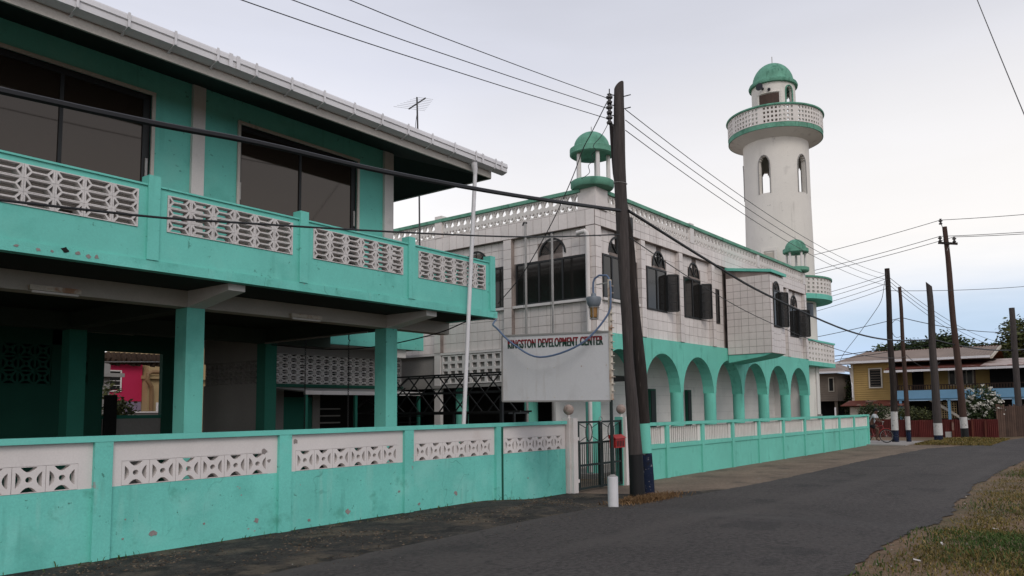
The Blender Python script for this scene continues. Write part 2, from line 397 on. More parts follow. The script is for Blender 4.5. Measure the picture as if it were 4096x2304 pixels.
# ================================================================== mesh helpers
class MB:
    def __init__(s):
        s.v = []
        s.f = []

    def add(s, vs, fs, fn=None):
        n = len(s.v)
        s.v += [tuple(fn(*p)) if fn else tuple(p) for p in vs]
        s.f += [tuple(i + n for i in f) for f in fs]
        return s

    def box(s, x0, x1, y0, y1, z0, z1, fn=None):
        vs = [(x, y, z) for z in (z0, z1) for y in (y0, y1) for x in (x0, x1)]
        return s.add(vs, [(0, 2, 3, 1), (4, 5, 7, 6), (0, 1, 5, 4), (2, 6, 7, 3), (0, 4, 6, 2), (1, 3, 7, 5)], fn)

    def bar(s, p, q, w, h=None, up=(0, 0, 1)):
        p, q = Vector(p), Vector(q)
        h = h or w
        d = (q - p).normalized()
        a = d.cross(Vector(up))
        if a.length < 1e-4:
            a = d.cross(Vector((1, 0, 0)))
        a.normalize()
        b = a.cross(d).normalized()
        vs = [c + a * sx * w / 2 + b * sy * h / 2 for c in (p, q) for sx, sy in ((-1, -1), (1, -1), (1, 1), (-1, 1))]
        return s.add(vs, [(0, 1, 2, 3), (7, 6, 5, 4), (0, 4, 5, 1), (1, 5, 6, 2), (2, 6, 7, 3), (3, 7, 4, 0)])

    def tube(s, pts, r, n=8, closed=False):
        pts = [Vector(p) for p in pts]
        m = len(pts)
        rs = r if isinstance(r, (list, tuple)) else [r] * m
        vs, fs = [], []
        ref = None
        for i, p in enumerate(pts):
            if closed:
                d = pts[(i + 1) % m] - pts[i - 1]
            else:
                d = pts[min(i + 1, m - 1)] - pts[max(i - 1, 0)]
            d.normalize()
            if ref is None:
                ref = Vector((0, 0, 1)) if abs(d.z) < 0.9 else Vector((1, 0, 0))
            a = (ref - d * ref.dot(d)).normalized()
            ref = a
            b = d.cross(a)
            for k in range(n):
                t = 2 * math.pi * k / n
                vs.append(p + (a * math.cos(t) + b * math.sin(t)) * rs[i])
        for i in range(m if closed else m - 1):
            j = (i + 1) % m
            for k in range(n):
                k2 = (k + 1) % n
                fs.append((i * n + k, i * n + k2, j * n + k2, j * n + k))
        if not closed:
            fs.append(tuple(range(n - 1, -1, -1)))
            fs.append(tuple((m - 1) * n + k for k in range(n)))
        return s.add(vs, fs)

    def lathe(s, prof, c=(0, 0), n=24, capb=True, capt=True):
        vs, fs = [], []
        for r, z in prof:
            for k in range(n):
                t = 2 * math.pi * k / n
                vs.append((c[0] + r * math.cos(t), c[1] + r * math.sin(t), z))
        for i in range(len(prof) - 1):
            for k in range(n):
                k2 = (k + 1) % n
                fs.append((i * n + k, i * n + k2, (i + 1) * n + k2, (i + 1) * n + k))
        if capb:
            fs.append(tuple(range(n - 1, -1, -1)))
        if capt:
            fs.append(tuple((len(prof) - 1) * n + k for k in range(n)))
        return s.add(vs, fs)

    def ball(s, c, r, n=14, sz=1.0):
        prof = [(max(1e-3, r * math.sin(math.pi * i / (n // 2))), c[2] - sz * r * math.cos(math.pi * i / (n // 2))) for i in range(n // 2 + 1)]
        return s.lathe(prof, c, n)

    def prism(s, pts, off):
        """polygon (3D points) extruded along off"""
        n = len(pts)
        off = Vector(off)
        vs = [Vector(p) for p in pts] + [Vector(p) + off for p in pts]
        fs = [tuple(range(n)), tuple(range(2 * n - 1, n - 1, -1))] + [((i + 1) % n, i, n + i, n + (i + 1) % n) for i in range(n)]
        return s.add(vs, fs)

    def mesh(s, name):
        me = D.meshes.new(name)
        me.from_pydata([tuple(p) for p in s.v], [], s.f)
        bm = bmesh.new()
        bm.from_mesh(me)
        bmesh.ops.recalc_face_normals(bm, faces=bm.faces)
        bm.to_mesh(me)
        bm.free()
        return me

    def build(s, name, mat, parent=None, smooth=False, loc=None):
        o_ = org(parent)
        if o_ is not None:
            s.v = [(p[0] - o_.x, p[1] - o_.y, p[2] - o_.z) for p in s.v]
        elif parent is None and loc is not None:
            s.v = [(p[0] - loc[0], p[1] - loc[1], p[2] - loc[2]) for p in s.v]
        me = s.mesh(name)
        me.materials.append(M[mat])
        if smooth:
            smooth_mesh(me)
        ob = D.objects.new(name, me)
        COL.objects.link(ob)
        if parent is not None:
            ob.parent = parent
        elif loc is not None:
            ob.location = loc
        return ob


def smooth_mesh(me, ang=40):
    for p in me.polygons:
        p.use_smooth = True
    try:
        me.set_sharp_from_angle(angle=R(ang))
    except Exception:
        pass


WORLD_BUILT = {}


def org(parent):
    while parent is not None:
        if parent.name in WORLD_BUILT:
            return WORLD_BUILT[parent.name]
        parent = parent.parent
    return None


def thing(name, label, cat, loc=(0, 0, 0), rz=0.0, group=None, local=False):
    o = D.objects.new(name, None)
    o.empty_display_size = 0.3
    COL.objects.link(o)
    o.location = loc
    o.rotation_euler = (0, 0, rz)
    o['label'] = label
    o['category'] = cat
    if group:
        o['group'] = group
    if not local:
        WORLD_BUILT[o.name] = Vector(loc)
    return o


def tag(o, label, cat, group=None):
    o['label'] = label
    o['category'] = cat
    if group:
        o['group'] = group
    return o


def structure(o):
    o['kind'] = 'structure'
    return o


def stuff(o, label=None, cat=None):
    o['kind'] = 'stuff'
    if label:
        tag(o, label, cat)
    return o


def place(me, name, parent, loc, rz=0.0, scale=None, mat=None):
    """an object sharing mesh data, loc in the coordinates its thing was built in"""
    ob = D.objects.new(name, me)
    COL.objects.link(ob)
    o_ = org(parent)
    ob.location = Vector(loc) - o_ if o_ is not None else Vector(loc)
    if rz:
        ob.rotation_euler = (0, 0, rz)
    if scale:
        ob.scale = scale
    ob.parent = parent
    return ob


def shape2d(outer, holes, depth):
    """flat outline with holes, extruded; returns verts (x, y, z in +-depth/2), faces"""
    cu = D.curves.new('outline', 'CURVE')
    cu.dimensions = '2D'
    cu.fill_mode = 'BOTH'
    cu.extrude = depth / 2
    for loop in [outer] + list(holes):
        sp = cu.splines.new('POLY')
        sp.points.add(len(loop) - 1)
        for p, q in zip(sp.points, loop):
            p.co = (q[0], q[1], 0, 1)
        sp.use_cyclic_u = True
    ob = D.objects.new('outline', cu)
    me = D.meshes.new_from_object(ob)
    vs = [tuple(v.co) for v in me.vertices]
    fs = [tuple(p.vertices) for p in me.polygons]
    D.objects.remove(ob)
    D.curves.remove(cu)
    D.meshes.remove(me)
    return vs, fs


def shell(mb, sl, tl, hole, fn, d0, d1):
    """wall made of cells with openings: fn(s, t, d) -> point; hole(i, j) True leaves the cell open"""
    ns, nt = len(sl), len(tl)
    base = len(mb.v)
    for d in (d0, d1):
        for t in tl:
            for s_ in sl:
                mb.v.append(tuple(fn(s_, t, d)))

    def idx(i, j, k):
        return base + k * ns * nt + j * ns + i
    solid = lambda i, j: 0 <= i < ns - 1 and 0 <= j < nt - 1 and not hole(i, j)
    for j in range(nt - 1):
        for i in range(ns - 1):
            if not solid(i, j):
                continue
            mb.f.append((idx(i, j, 0), idx(i + 1, j, 0), idx(i + 1, j + 1, 0), idx(i, j + 1, 0)))
            mb.f.append((idx(i, j, 1), idx(i, j + 1, 1), idx(i + 1, j + 1, 1), idx(i + 1, j, 1)))
            for (di, dj, a, b) in ((-1, 0, (i, j), (i, j + 1)), (1, 0, (i + 1, j), (i + 1, j + 1)), (0, -1, (i, j), (i + 1, j)), (0, 1, (i, j + 1), (i + 1, j + 1))):
                if not solid(i + di, j + dj):
                    mb.f.append((idx(*a, 0), idx(*b, 0), idx(*b, 1), idx(*a, 1)))
    return mb


def arc(cx, cy, r, a0, a1, n):
    return [(cx + r * math.cos(R(a0 + (a1 - a0) * i / n)), cy + r * math.sin(R(a0 + (a1 - a0) * i / n))) for i in range(n + 1)]


def segment_hole(cx, cy, half, sag, ang, n=6):
    """circle segment: flat chord on the outside, curve towards the block centre; ang = side direction"""
    pts = []
    for i in range(n + 1):
        t = -1 + 2 * i / n
        pts.append((t * half, -sag * (1 - t * t)))
    a = R(ang)
    out = []
    for x, y in pts:
        out.append((cx + x * math.cos(a) - y * math.sin(a), cy + x * math.sin(a) + y * math.cos(a)))
    return out


def g(x):
    """ground height: the lane drops slightly past the gate"""
    if x < 10.8:
        return 0.0
    if x < 12.8:
        t = (x - 10.8) / 2
        return -0.12 * t * t * (3 - 2 * t)
    return -0.12 - 0.08 * min(1.0, (x - 12.8) / 22)


def sheet(name, left, right, dz, mat, jitter=0.0, step=0.6, x0=None, x1=None, kind=True):
    """ground strip between two edge polylines [(x, y)...] following the lie of the land"""
    def ev(pl, x):
        for (a, b), (c, d) in zip(pl, pl[1:]):
            if a <= x <= c:
                return b + (d - b) * (x - a) / (c - a)
        return pl[0][1] if x < pl[0][0] else pl[-1][1]
    x0 = left[0][0] if x0 is None else x0
    x1 = left[-1][0] if x1 is None else x1
    n = max(2, int((x1 - x0) / step))
    vs, fs = [], []
    ny = 6
    for i in range(n + 1):
        x = x0 + (x1 - x0) * i / n
        a, b = ev(left, x), ev(right, x)
        ja = jitter * (0.6 * mnoise.noise((x * 0.9, 1.3, 0)) + 0.5 * mnoise.noise((x * 2.9, 5.1, 0)) + 0.4 * mnoise.noise((x * 8, 3.1, 0))) if jitter else 0
        jb = jitter * (mnoise.noise((x * 0.9, 9.3, 0)) + 0.8 * mnoise.noise((x * 2.9, 7.1, 0)) + 0.7 * mnoise.noise((x * 8, 2.1, 0))) if jitter else 0
        for k in range(ny + 1):
            t = k / ny
            vs.append((x, (a + ja) * (1 - t) + (b + jb) * t, g(x) + dz))
    for i in range(n):
        for k in range(ny):
            p = i * (ny + 1) + k
            fs.append((p, p + 1, p + ny + 2, p + ny + 1))
    mb = MB().add(vs, fs)
    o = mb.build(name, mat, None)
    if kind:
        structure(o)
    return o


# ================================================================== ground
gx = [-300, -60, -20, 0, 5] + [10.8 + 0.2 * i for i in range(11)] + [16, 20, 25, 30, 35, 40, 60, 100, 200, 500, 1200]
vs, fs = [], []
gy = [-1200, -300, -60, -20, 0, 5, 10, 20, 60, 300, 1200]
for x in gx:
    for y in gy:
        vs.append((x, y, g(x) - 0.012))
for i in range(len(gx) - 1):
    for j in range(len(gy) - 1):
        p = i * len(gy) + j
        fs.append((p, p + len(gy), p + len(gy) + 1, p + 1))
structure(MB().add(vs, fs).build('ground', 'ground'))
road_l = [(-30, 7.15), (12, 7.15), (14, 7.1), (18, 6.76), (27.6, 6.76), (36.5, 6.46), (40.4, 5.2), (44, 4.5), (50, 3.9), (60, 2.2), (95, -6)]
road_r = [(-30, 2.15), (8, 2.17), (10.4, 2.24), (14, 2.2), (18.8, 2.5), (23.4, 2.5), (28.8, 2.35), (35, 1.9), (45, 0.3), (60, -3), (95, -11)]
sheet('road', road_l, road_r, 0.0, 'asphalt', jitter=0.10, step=0.10)
sheet('verge', [(-30, 9.6), (13.9, 9.6), (14.2, 8.2), (16.2, 6.9)], [(-30, 6.4), (11, 6.6), (14, 6.75), (16.2, 6.7)], -0.004, 'verge', jitter=0.12, step=0.3)
sheet('pavement', [(13.0, 10.9), (39.4, 10.9)], [(13.0, 6.6), (39.4, 5.0)], -0.008, 'pavement', step=0.5)
sl = MB().box(38.7, 43.3, 7.75, 12.5, -0.4, -0.16)
structure(sl.build('pavement', 'slab'))
# far grassy corner round the poles
vs, fs = [], []
nx_, ny_ = 26, 14
for i in range(nx_ + 1):
    for j in range(ny_ + 1):
        u, v = i / nx_, j / ny_
        x, y = 39.6 + 8.4 * u, 5.0 + 2.75 * v - 0.6 * u
        hgt = 0.17 * math.sin(math.pi * u) * math.sin(math.pi * v) * (0.8 + 0.5 * mnoise.noise((x, y, 3)))
        vs.append((x, y, -0.206 + hgt))
for i in range(nx_):
    for j in range(ny_):
        p = i * (ny_ + 1) + j
        fs.append((p, p + 1, p + ny_ + 2, p + ny_ + 1))
structure(MB().add(vs, fs).build('grass_bank', 'ground', smooth=True))


def blades(name, n, region, mat, hmin, hmax, label, cat, w=0.006, lean=0.8, z=None, dens=None):
    mb = MB()
    k = 0
    tries = 0
    while k < n and tries < n * 6:
        tries += 1
        x, y = region()
        if dens and rnd.random() > dens(x, y):
            continue
        k += 1
        h = rnd.uniform(hmin, hmax)
        a = rnd.uniform(0, 2 * math.pi)
        l = rnd.uniform(0.1, lean) * h
        zz = g(x) - 0.014 if z is None else z(x, y)
        ww = w * rnd.uniform(0.6, 1.5)
        b = rnd.uniform(0, 2 * math.pi)
        dx, dy = math.cos(b) * ww, math.sin(b) * ww
        mx, my = x + math.cos(a) * l * 0.4, y + math.sin(a) * l * 0.4
        i = len(mb.v)
        mb.v += [(x - dx, y - dy, zz), (x + dx, y + dy, zz), (mx + dx * 0.8, my + dy * 0.8, zz + h * 0.65),
                 (mx - dx * 0.8, my - dy * 0.8, zz + h * 0.65), (x + math.cos(a) * l, y + math.sin(a) * l, zz + h * rnd.uniform(0.7, 1))]
        mb.f += [(i, i + 1, i + 2, i + 3), (i + 3, i + 2, i + 4)]
    me = D.meshes.new(name)
    me.from_pydata(mb.v, [], mb.f)
    me.materials.append(M[mat])
    o = D.objects.new(name, me)
    COL.objects.link(o)
    return stuff(o, label, cat)


def redge(x):
    for (a, b), (c, d) in zip(road_r, road_r[1:]):
        if a <= x <= c:
            return b + (d - b) * (x - a) / (c - a)
    return 0


def gd(x, y):
    e = redge(x) - y
    v = 0.55 + 1.1 * mnoise.noise((x * 0.7, y * 0.9, 2.0)) + 0.5 * mnoise.noise((x * 2.3, y * 2.3, 4.0))
    return max(0.015, v) * min(1, max(0, (e - 0.05) / 0.5))


def greg():
    t = rnd.random() ** 1.7
    x = 6.5 + 26 * t
    return x, redge(x) - rnd.random() ** 0.9 * (2.2 + 0.06 * x)


blades('dry_grass', 40000, greg, 'grass', 0.012, 0.055, 'dry brown grass along the right edge of the road', 'grass', w=0.006, lean=1.6, dens=gd)
blades('green_grass', 15000, greg, 'grass_green', 0.02, 0.07, 'patch of fresh green grass in the bottom right corner', 'grass', w=0.006, lean=1.2,
       dens=lambda x, y: 0.35 * max(0, mnoise.noise((x * 0.5, y * 0.8, 9.0)) + 0.12) + 1.0 * math.exp(-((x - 10.6) / 1.1) ** 2 - ((y - 1.15) / 0.42) ** 2))
blades('tall_grass', 2600, greg, 'grass', 0.06, 0.15, 'longer straw-coloured grass stems standing over the right verge', 'grass', w=0.004, lean=1.3, dens=lambda x, y: 0.8 * max(0, mnoise.noise((x * 0.9, y * 1.1, 12.0)) - 0.05) * min(1, max(0, redge(x) - y - 0.25)))
blades('dry_grass', 9000, lambda: (rnd.uniform(39.8, 47.8), rnd.uniform(4.4, 7.6)), 'grass', 0.03, 0.12, 'dry grass on the bank round the far poles', 'grass', w=0.02, lean=1.2,
       z=lambda x, y: -0.21 + 0.13 * math.sin(math.pi * min(1, max(0, (x - 39.6) / 8.4))) * math.sin(math.pi * min(1, max(0, (y - 5.0 + 0.6 * (x - 39.6) / 8.4) / 2.75))))
blades('straw_clump', 3600, lambda: (13.6 + rnd.gauss(0, 0.75), 7.45 + rnd.gauss(0, 0.2)), 'straw', 0.03, 0.12, 'heap of brown straw round the foot of the utility poles', 'straw', w=0.006, lean=2.2,
       dens=lambda x, y: math.exp(-((x - 13.6) / 1.0) ** 2 - ((y - 7.45) / 0.3) ** 2) if not (x > 15.3) else 0)
blades('weeds', 170, lambda: (rnd.uniform(2, 13.6), 9.4 + rnd.gauss(0, 0.03) - abs(rnd.gauss(0, 0.05))), 'grass_green', 0.02, 0.1, 'thin weeds along the foot of the turquoise boundary wall', 'weeds', w=0.006, lean=0.9)
pm = MB()
for i in range(760):
    if i < 330:
        x, y = rnd.uniform(2.5, 13), rnd.uniform(6.4, 9.3)
    elif i < 480:
        x, y = rnd.uniform(5, 20), rnd.uniform(2.3, 7)
    else:
        x = rnd.uniform(7, 24)
        y = redge(x) + rnd.gauss(-0.2, 0.35)
    s_ = rnd.choice((0.004, 0.005, 0.006, 0.009)) * rnd.uniform(0.7, 1.3)
    a = rnd.uniform(0, 3.14)
    ca, sa = math.cos(a), math.sin(a)
    lx, ly = s_ * rnd.uniform(1, 2.6), s_
    zz = g(x) - 0.012
    pm.add([(x + ca * p * lx - sa * q * ly, y + sa * p * lx + ca * q * ly, zz) for p, q in ((-1, -1), (1, -1), (1, 1), (-1, 1))] + [(x, y, zz + 0.006 + s_ * 0.9)],
           [(0, 1, 4), (1, 2, 4), (2, 3, 4), (3, 0, 4)])
stuff(pm.build('pebbles', 'pebble'), 'pale pebbles and scraps scattered over the verge and road', 'pebbles')
db = MB()
for i in range(3200):
    x = rnd.uniform(2.2, 13.5)
    y = 9.35 - abs(rnd.gauss(0, 1.0)) if i % 3 else rnd.uniform(6.6, 9.3)
    if y < 6.3 or mnoise.noise((x * 0.8, y * 1.4, 6.0)) < -0.12:
        continue
    a = rnd.uniform(0, 6.28)
    l, w = rnd.uniform(0.008, 0.03), rnd.uniform(0.004, 0.01)
    ca, sa = math.cos(a), math.sin(a)
    zz = g(x) - 0.003
    db.add([(x + ca * l, y + sa * l, zz), (x - sa * w, y + ca * w, zz), (x - ca * l, y - sa * l, zz), (x + sa * w, y - ca * w, zz), (x, y, zz + 0.006 + w * 0.6)],
           [(0, 1, 4), (1, 2, 4), (2, 3, 4), (3, 0, 4)])
stuff(db.build('leaf_litter', 'debris'), 'dry leaf litter and grit along the foot of the boundary wall', 'leaf litter')
lit = MB()
for (x, y, l, a) in ((10.2, 1.7, 0.035, 0.3), (11.5, 1.55, 0.03, 1.1), (12.6, 1.4, 0.04, 2.2), (16.5, 0.7, 0.06, 0.4), (9.0, 1.75, 0.035, 2.0), (14.2, 0.9, 0.03, 0.2), (12.9, 0.95, 0.05, 0.2)):
    zz = g(x) - 0.008
    ca, sa = math.cos(a), math.sin(a)
    lit.add([(x + ca * p * l - sa * q * l * 0.3, y + sa * p * l + ca * q * l * 0.3, zz + (0.015 if p > 0 else 0) + 0.01 * r_) for r_ in (0, 1) for p, q in ((-1, -1), (1, -1), (1, 1), (-1, 1))],
            [(3, 2, 1, 0), (4, 5, 6, 7), (0, 1, 5, 4), (1, 2, 6, 5), (2, 3, 7, 6), (3, 0, 4, 7)])
stuff(lit.build('litter', 'white'), 'scraps of white litter on the dry grass', 'litter')


# ================================================================== breeze-block meshes
def make_block(w, h, depth, holes, mat, name='breeze_block'):
    vs_, fs_ = shape2d([(-w / 2, -h / 2), (w / 2, -h / 2), (w / 2, h / 2), (-w / 2, h / 2)], holes, depth)
    me = MB().add(vs_, fs_, lambda x, y, z: (x, z, y)).mesh(name)
    me.materials.append(M[mat])
    return me


def star_block(w, h, t, bx_, by_, cxf, mat, depth):
    """hexagon-and-bar screen block: four diagonals meeting a short middle bar"""
    a, b = w / 2 - bx_, h / 2 - by_
    c = w * cxf
    k = t / 2
    top = [(-a + t * 0.95, b), (a - t * 0.95, b), (c, k), (-c, k)]
    bot = [(-a + t * 0.95, -b), (-c, -k), (c, -k), (a - t * 0.95, -b)]
    lef = [(-a, b - t), (-c - t * 0.9, 0), (-a, -b + t)]
    rig = [(a, b - t), (a, -b + t), (c + t * 0.9, 0)]
    return make_block(w - 0.003, h - 0.003, depth, [top, bot, lef, rig], mat)


def petal_block(w, h, depth, mat, centre=True, bx_=0.025, by_=0.025, th=0.78, ts=0.46, sh_=0.78, ss_=0.46):
    a, b = w / 2 - bx_, h / 2 - by_
    hs = [segment_hole(0, b, a * th, b * ts, 0), segment_hole(0, -b, a * th, b * ts, 180),
          segment_hole(-a, 0, b * sh_, a * ss_, 90), segment_hole(a, 0, b * sh_, a * ss_, -90)]
    if centre:
        hs.append([(min(a, b) * 0.27 * math.cos(R(i * 36)), min(a, b) * 0.27 * math.sin(R(i * 36))) for i in range(10)])
    return make_block(w - 0.003, h - 0.003, depth, hs, mat)


BALC_BLOCK = star_block(0.330, 0.1735, 0.020, 0.022, 0.014, 0.245, 'block', 0.13)
FENCE_BLOCK = petal_block(0.298, 0.278, 0.09, 'fence_white', True, 0.032, 0.008, 0.64, 0.42, 0.64, 0.42)
ANNEX_BLOCK = petal_block(0.275, 0.165, 0.10, 'block', False, 0.016, 0.012, 0.88, 0.70, 0.45, 0.30)
BACK_BLOCK = petal_block(0.30, 0.29, 0.10, 'deep_green', True, 0.02, 0.02)
CROSS_BLOCK = petal_block(0.2, 0.13, 0.09, 'grey_plaster', False, 0.012, 0.010)

# ================================================================== boundary wall in front of the left building
FY = 9.5
wall = thing('boundary_wall', 'turquoise boundary wall with white breeze-block panels in the left foreground', 'wall', (8, FY, 0))
posts_x = [-0.5, 1.9, 4.335, 6.76, 9.13, 11.47]
for x in posts_x:
    MB().box(x - 0.10, x + 0.10, FY - 0.05, FY + 0.12, -0.3, 1.336).build('post', 'turq_wall', wall)
MB().box(-2.9, 13.72, FY - 0.055, FY + 0.125, 1.338, 1.405).build('coping', 'turq', wall)
MB().box(11.515, 11.545, FY - 0.075, FY - 0.05, -0.2, 1.33).build('metal_strip', 'deep_green', wall)
bounds = [-2.9] + posts_x + [13.82]
bw = 0.326
for a, b in zip(bounds, bounds[1:]):
    x0, x1 = a + 0.10, b - 0.10
    n = 6 if b - a > 2.2 else 5
    n = min(n, int((x1 - x0 - 0.1) / bw))
    c = (x0 + x1) / 2 - (0.01 if b < 13 else 0.0)
    s0 = c - n * bw / 2
    s1 = c + n * bw / 2
    MB().box(x0, x1, FY, FY + 0.09, -0.3, 0.815).build('panel', 'turq_wall', wall)
    up = MB().box(x0, x1, FY + 0.003, FY + 0.087, 1.105, 1.338)
    up.box(x0, s0, FY + 0.003, FY + 0.087, 0.815, 1.105)
    up.box(s1, x1, FY + 0.003, FY + 0.087, 0.815, 1.105)
    up.build('panel', 'fence_white', wall)
    for i in range(n):
        place(FENCE_BLOCK, 'breeze_block', wall, (s0 + bw * (i + 0.5), FY + 0.045, 0.96), scale=(bw / 0.300, 1, 0.286 / 0.278))


def scar(x, y, z, r, parent, mat='peel', seed=0, ny=-1):
    """flaked patch, a few millimetres of ragged edge"""
    q = random.Random(seed)
    n = 9
    pts = [(x + r * q.uniform(0.5, 1.2) * math.cos(2 * math.pi * i / n), y, z + 0.8 * r * q.uniform(0.5, 1.3) * math.sin(2 * math.pi * i / n)) for i in range(n)]
    MB().prism(pts, (0, 0.004 * ny, 0)).build('flaked_patch', mat, parent)


for i, (x, z, r) in enumerate(((4.95, 0.22, 0.05), (6.35, 0.20, 0.045), (7.9, 0.15, 0.05), (8.95, 0.35, 0.03), (10.3, 0.2, 0.05), (9.4, 0.1, 0.03), (6.45, 1.12, 0.05), (6.95, 1.24, 0.05), (4.6, 0.2, 0.018), (4.62, 0.42, 0.014), (5.6, 0.25, 0.02), (7.2, 0.1, 0.03), (12.4, 0.3, 0.02), (6.53, 0.99, 0.035))):
    scar(x, FY - 0.0005 if z < 0.8 else FY + 0.0025, z, r, wall, seed=i)

# gate posts and gate -------------------------------------------------
for i, (x, lab) in enumerate(((13.88, 'white gate post with a rusty ball finial at the end of the breeze-block wall'),
                              (16.02, 'white gate post with a ball finial on the mosque side of the gate'))):
    y = 9.40 if i == 0 else 9.36
    p = thing('gate_post', lab, 'gate post', (x, y, g(x)), group='gate posts')
    MB().box(x - 0.12, x + 0.085, y + 0.02, y + 0.22, g(x) - 0.1, 1.46).build('pillar', 'fence_white' if i == 0 else 'turq_mosque', p)
    MB().box(x - 0.085, x + 0.085, y - 0.06, y + 0.018, g(x) - 0.1, 1.46).build('jamb', 'fence_white', p)
    b = MB().lathe([(0.045, 1.462), (0.03, 1.475), (0.035, 1.53)], (x - 0.03, y + 0.09), 12)
    b.build('finial_neck', 'fence_white', p, True)
    MB().ball((x - 0.03, y + 0.09, 1.64), 0.115, 18).build('ball_finial', 'finial', p, True)
    if i == 0:
        for z in (0.08, 0.98):
            MB().box(x + 0.087, x + 0.15, y - 0.05, y + 0.01, z, z + 0.07).build('hinge', 'fence_white', p)
gate = thing('gate', 'dark green iron gate with vertical bars and ring panels, chained shut', 'gate', (14.95, 9.40, -0.1))


def gate_leaf(x0, x1, y):
    for x in (x0, x1):
        MB().bar((x, y, -0.10), (x, y, 1.39), 0.05).build('leaf_stile', 'gate_metal', gate)
    for z in (-0.065, 0.43, 0.91, 1.365):
        MB().bar((x0 + 0.026, y, z), (x1 - 0.026, y, z), 0.04, 0.045).build('rail', 'gate_metal', gate)
    n = 11
    for i in range(1, n):
        x = x0 + (x1 - x0) * i / n
        MB().tube([(x, y, -0.04), (x, y, 0.888)], 0.009, 6).build('bar', 'gate_metal', gate)
    c = (x0 + x1) / 2
    rg = MB().tube([(c + 0.13 * math.cos(2 * math.pi * k / 16), y, 1.14 + 0.19 * math.sin(2 * math.pi * k / 16)) for k in range(16)], 0.011, 6, True)
    rg.build('ring', 'gate_metal', gate)
    for (p, q) in (((x0 + 0.03, 0.935), (c - 0.10, 1.05)), ((x1 - 0.03, 0.935), (c + 0.10, 1.05)), ((x0 + 0.03, 1.34), (c - 0.10, 1.23)), ((x1 - 0.03, 1.34), (c + 0.10, 1.23)), ((c, 0.935), (c, 0.95)), ((c, 1.335), (c, 1.33))):
        MB().tube([(p[0], y, p[1]), (q[0], y, q[1])], 0.009, 6).build('brace', 'gate_metal', gate)


gate_leaf(14.06, 14.94, 9.40)
gate_leaf(15.0, 15.86, 9.40)
MB().tube([(14.93 + 0.07 * math.cos(a), 9.36, 1.42 + 0.06 * math.sin(a)) for a in [i * math.pi / 4 for i in range(8)]], 0.008, 5, True).build('latch_chain', 'steel', gate)
mbx = thing('letter_box', 'red letter box hung on the right leaf of the gate', 'letter box', (15.5, 9.33, 0.78))
MB().box(15.3, 15.72, 9.20, 9.365, 0.76, 0.97).build('body', 'red', mbx)
MB().prism([(15.27, 9.17, 0.972), (15.27, 9.375, 0.972), (15.27, 9.375, 1.05), (15.27, 9.30, 1.06)], (0.48, 0, 0)).build('lid', 'red', mbx)
for k in range(5):
    MB().box(15.35 + 0.07 * k, 15.38 + 0.07 * k, 9.192, 9.1995, 0.79, 0.92).build('slot_rib', 'black_metal', mbx)

# ================================================================== left building
BY, WY = 10.5, 11.8
cb = thing('community_building', 'two-storey turquoise building on columns with a breeze-block balcony, at left', 'building', (7, 13.5, 0))
SOF, SLAB = 3.60, 3.735
XL, XR = -3.0, 12.63
YB = 20.2
# columns
for (x, y) in ((2.45, 0), (6.58, 0), (10.75, 0)):
    MB().box(x, x + 0.30, WY, WY + 0.33, -0.02, 3.335).build('column', 'turq', cb)
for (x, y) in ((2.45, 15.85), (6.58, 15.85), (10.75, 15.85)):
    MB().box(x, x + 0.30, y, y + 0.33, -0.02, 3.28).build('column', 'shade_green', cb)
# beams along and across, slab
MB().box(XL, 12.6, WY + 0.01, WY + 0.31, 3.34, SOF).build('beam', 'concrete_beam', cb)
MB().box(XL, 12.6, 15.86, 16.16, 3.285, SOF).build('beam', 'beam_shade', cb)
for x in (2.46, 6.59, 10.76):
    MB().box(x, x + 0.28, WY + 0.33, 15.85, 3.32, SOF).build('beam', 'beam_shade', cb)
    # tapered cantilever bracket under the balcony
    MB().prism([(x, 10.68, SOF), (x, WY + 0.005, SOF), (x, WY + 0.005, 3.335), (x, 10.68, 3.50)], (0.28, 0, 0)).build('bracket', 'white', cb)
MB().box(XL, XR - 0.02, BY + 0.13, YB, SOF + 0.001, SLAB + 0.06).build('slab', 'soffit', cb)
MB().box(XL, XR + 0.03, BY - 0.03, BY + 0.13, SOF - 0.005, SLAB).build('slab_edge', 'turq_wall', cb)
MB().box(XR - 0.13, XR + 0.03, BY + 0.131, 16.0, SOF - 0.005, SLAB).build('slab_edge', 'turq', cb)
# balcony parapet: posts, rail, dado, blocks
bp = [-2.0, 0.45, 2.89, 5.33, 7.765, 10.16, 12.5]
for x in bp:
    MB().box(x - 0.08, x + 0.08, BY - 0.045, BY + 0.15, SLAB + 0.002, 4.905).build('balcony_post', 'turq', cb)
for a, b in zip([XL] + bp, bp):
    x0, x1 = a + 0.08, b - 0.08
    if x1 - x0 < 1.5:
        continue
    p0, p1 = x0 + 0.12, x1 - 0.115
    w = (p1 - p0) / 6
    MB().box(x0, x1, BY, BY + 0.10, SLAB, 4.165).build('dado', 'turq', cb)
    rr = MB().box(x0, x1, BY, BY + 0.10, 4.686, 4.755)
    rr.box(x0, p0, BY, BY + 0.10, 4.165, 4.686)
    rr.box(p1, x1, BY, BY + 0.10, 4.165, 4.686)
    rr.build('rail', 'turq', cb)
    MB().box(x0, x1, BY - 0.025, BY + 0.125, 4.757, 4.782).build('handrail', 'turq', cb)
    for i in range(6):
        for j in range(3):
            place(BALC_BLOCK, 'breeze_block', cb, (p0 + w * (i + 0.5), BY + 0.05, 4.165 + 0.1735 * (j + 0.5)), scale=(w / 0.330, 1, 1))
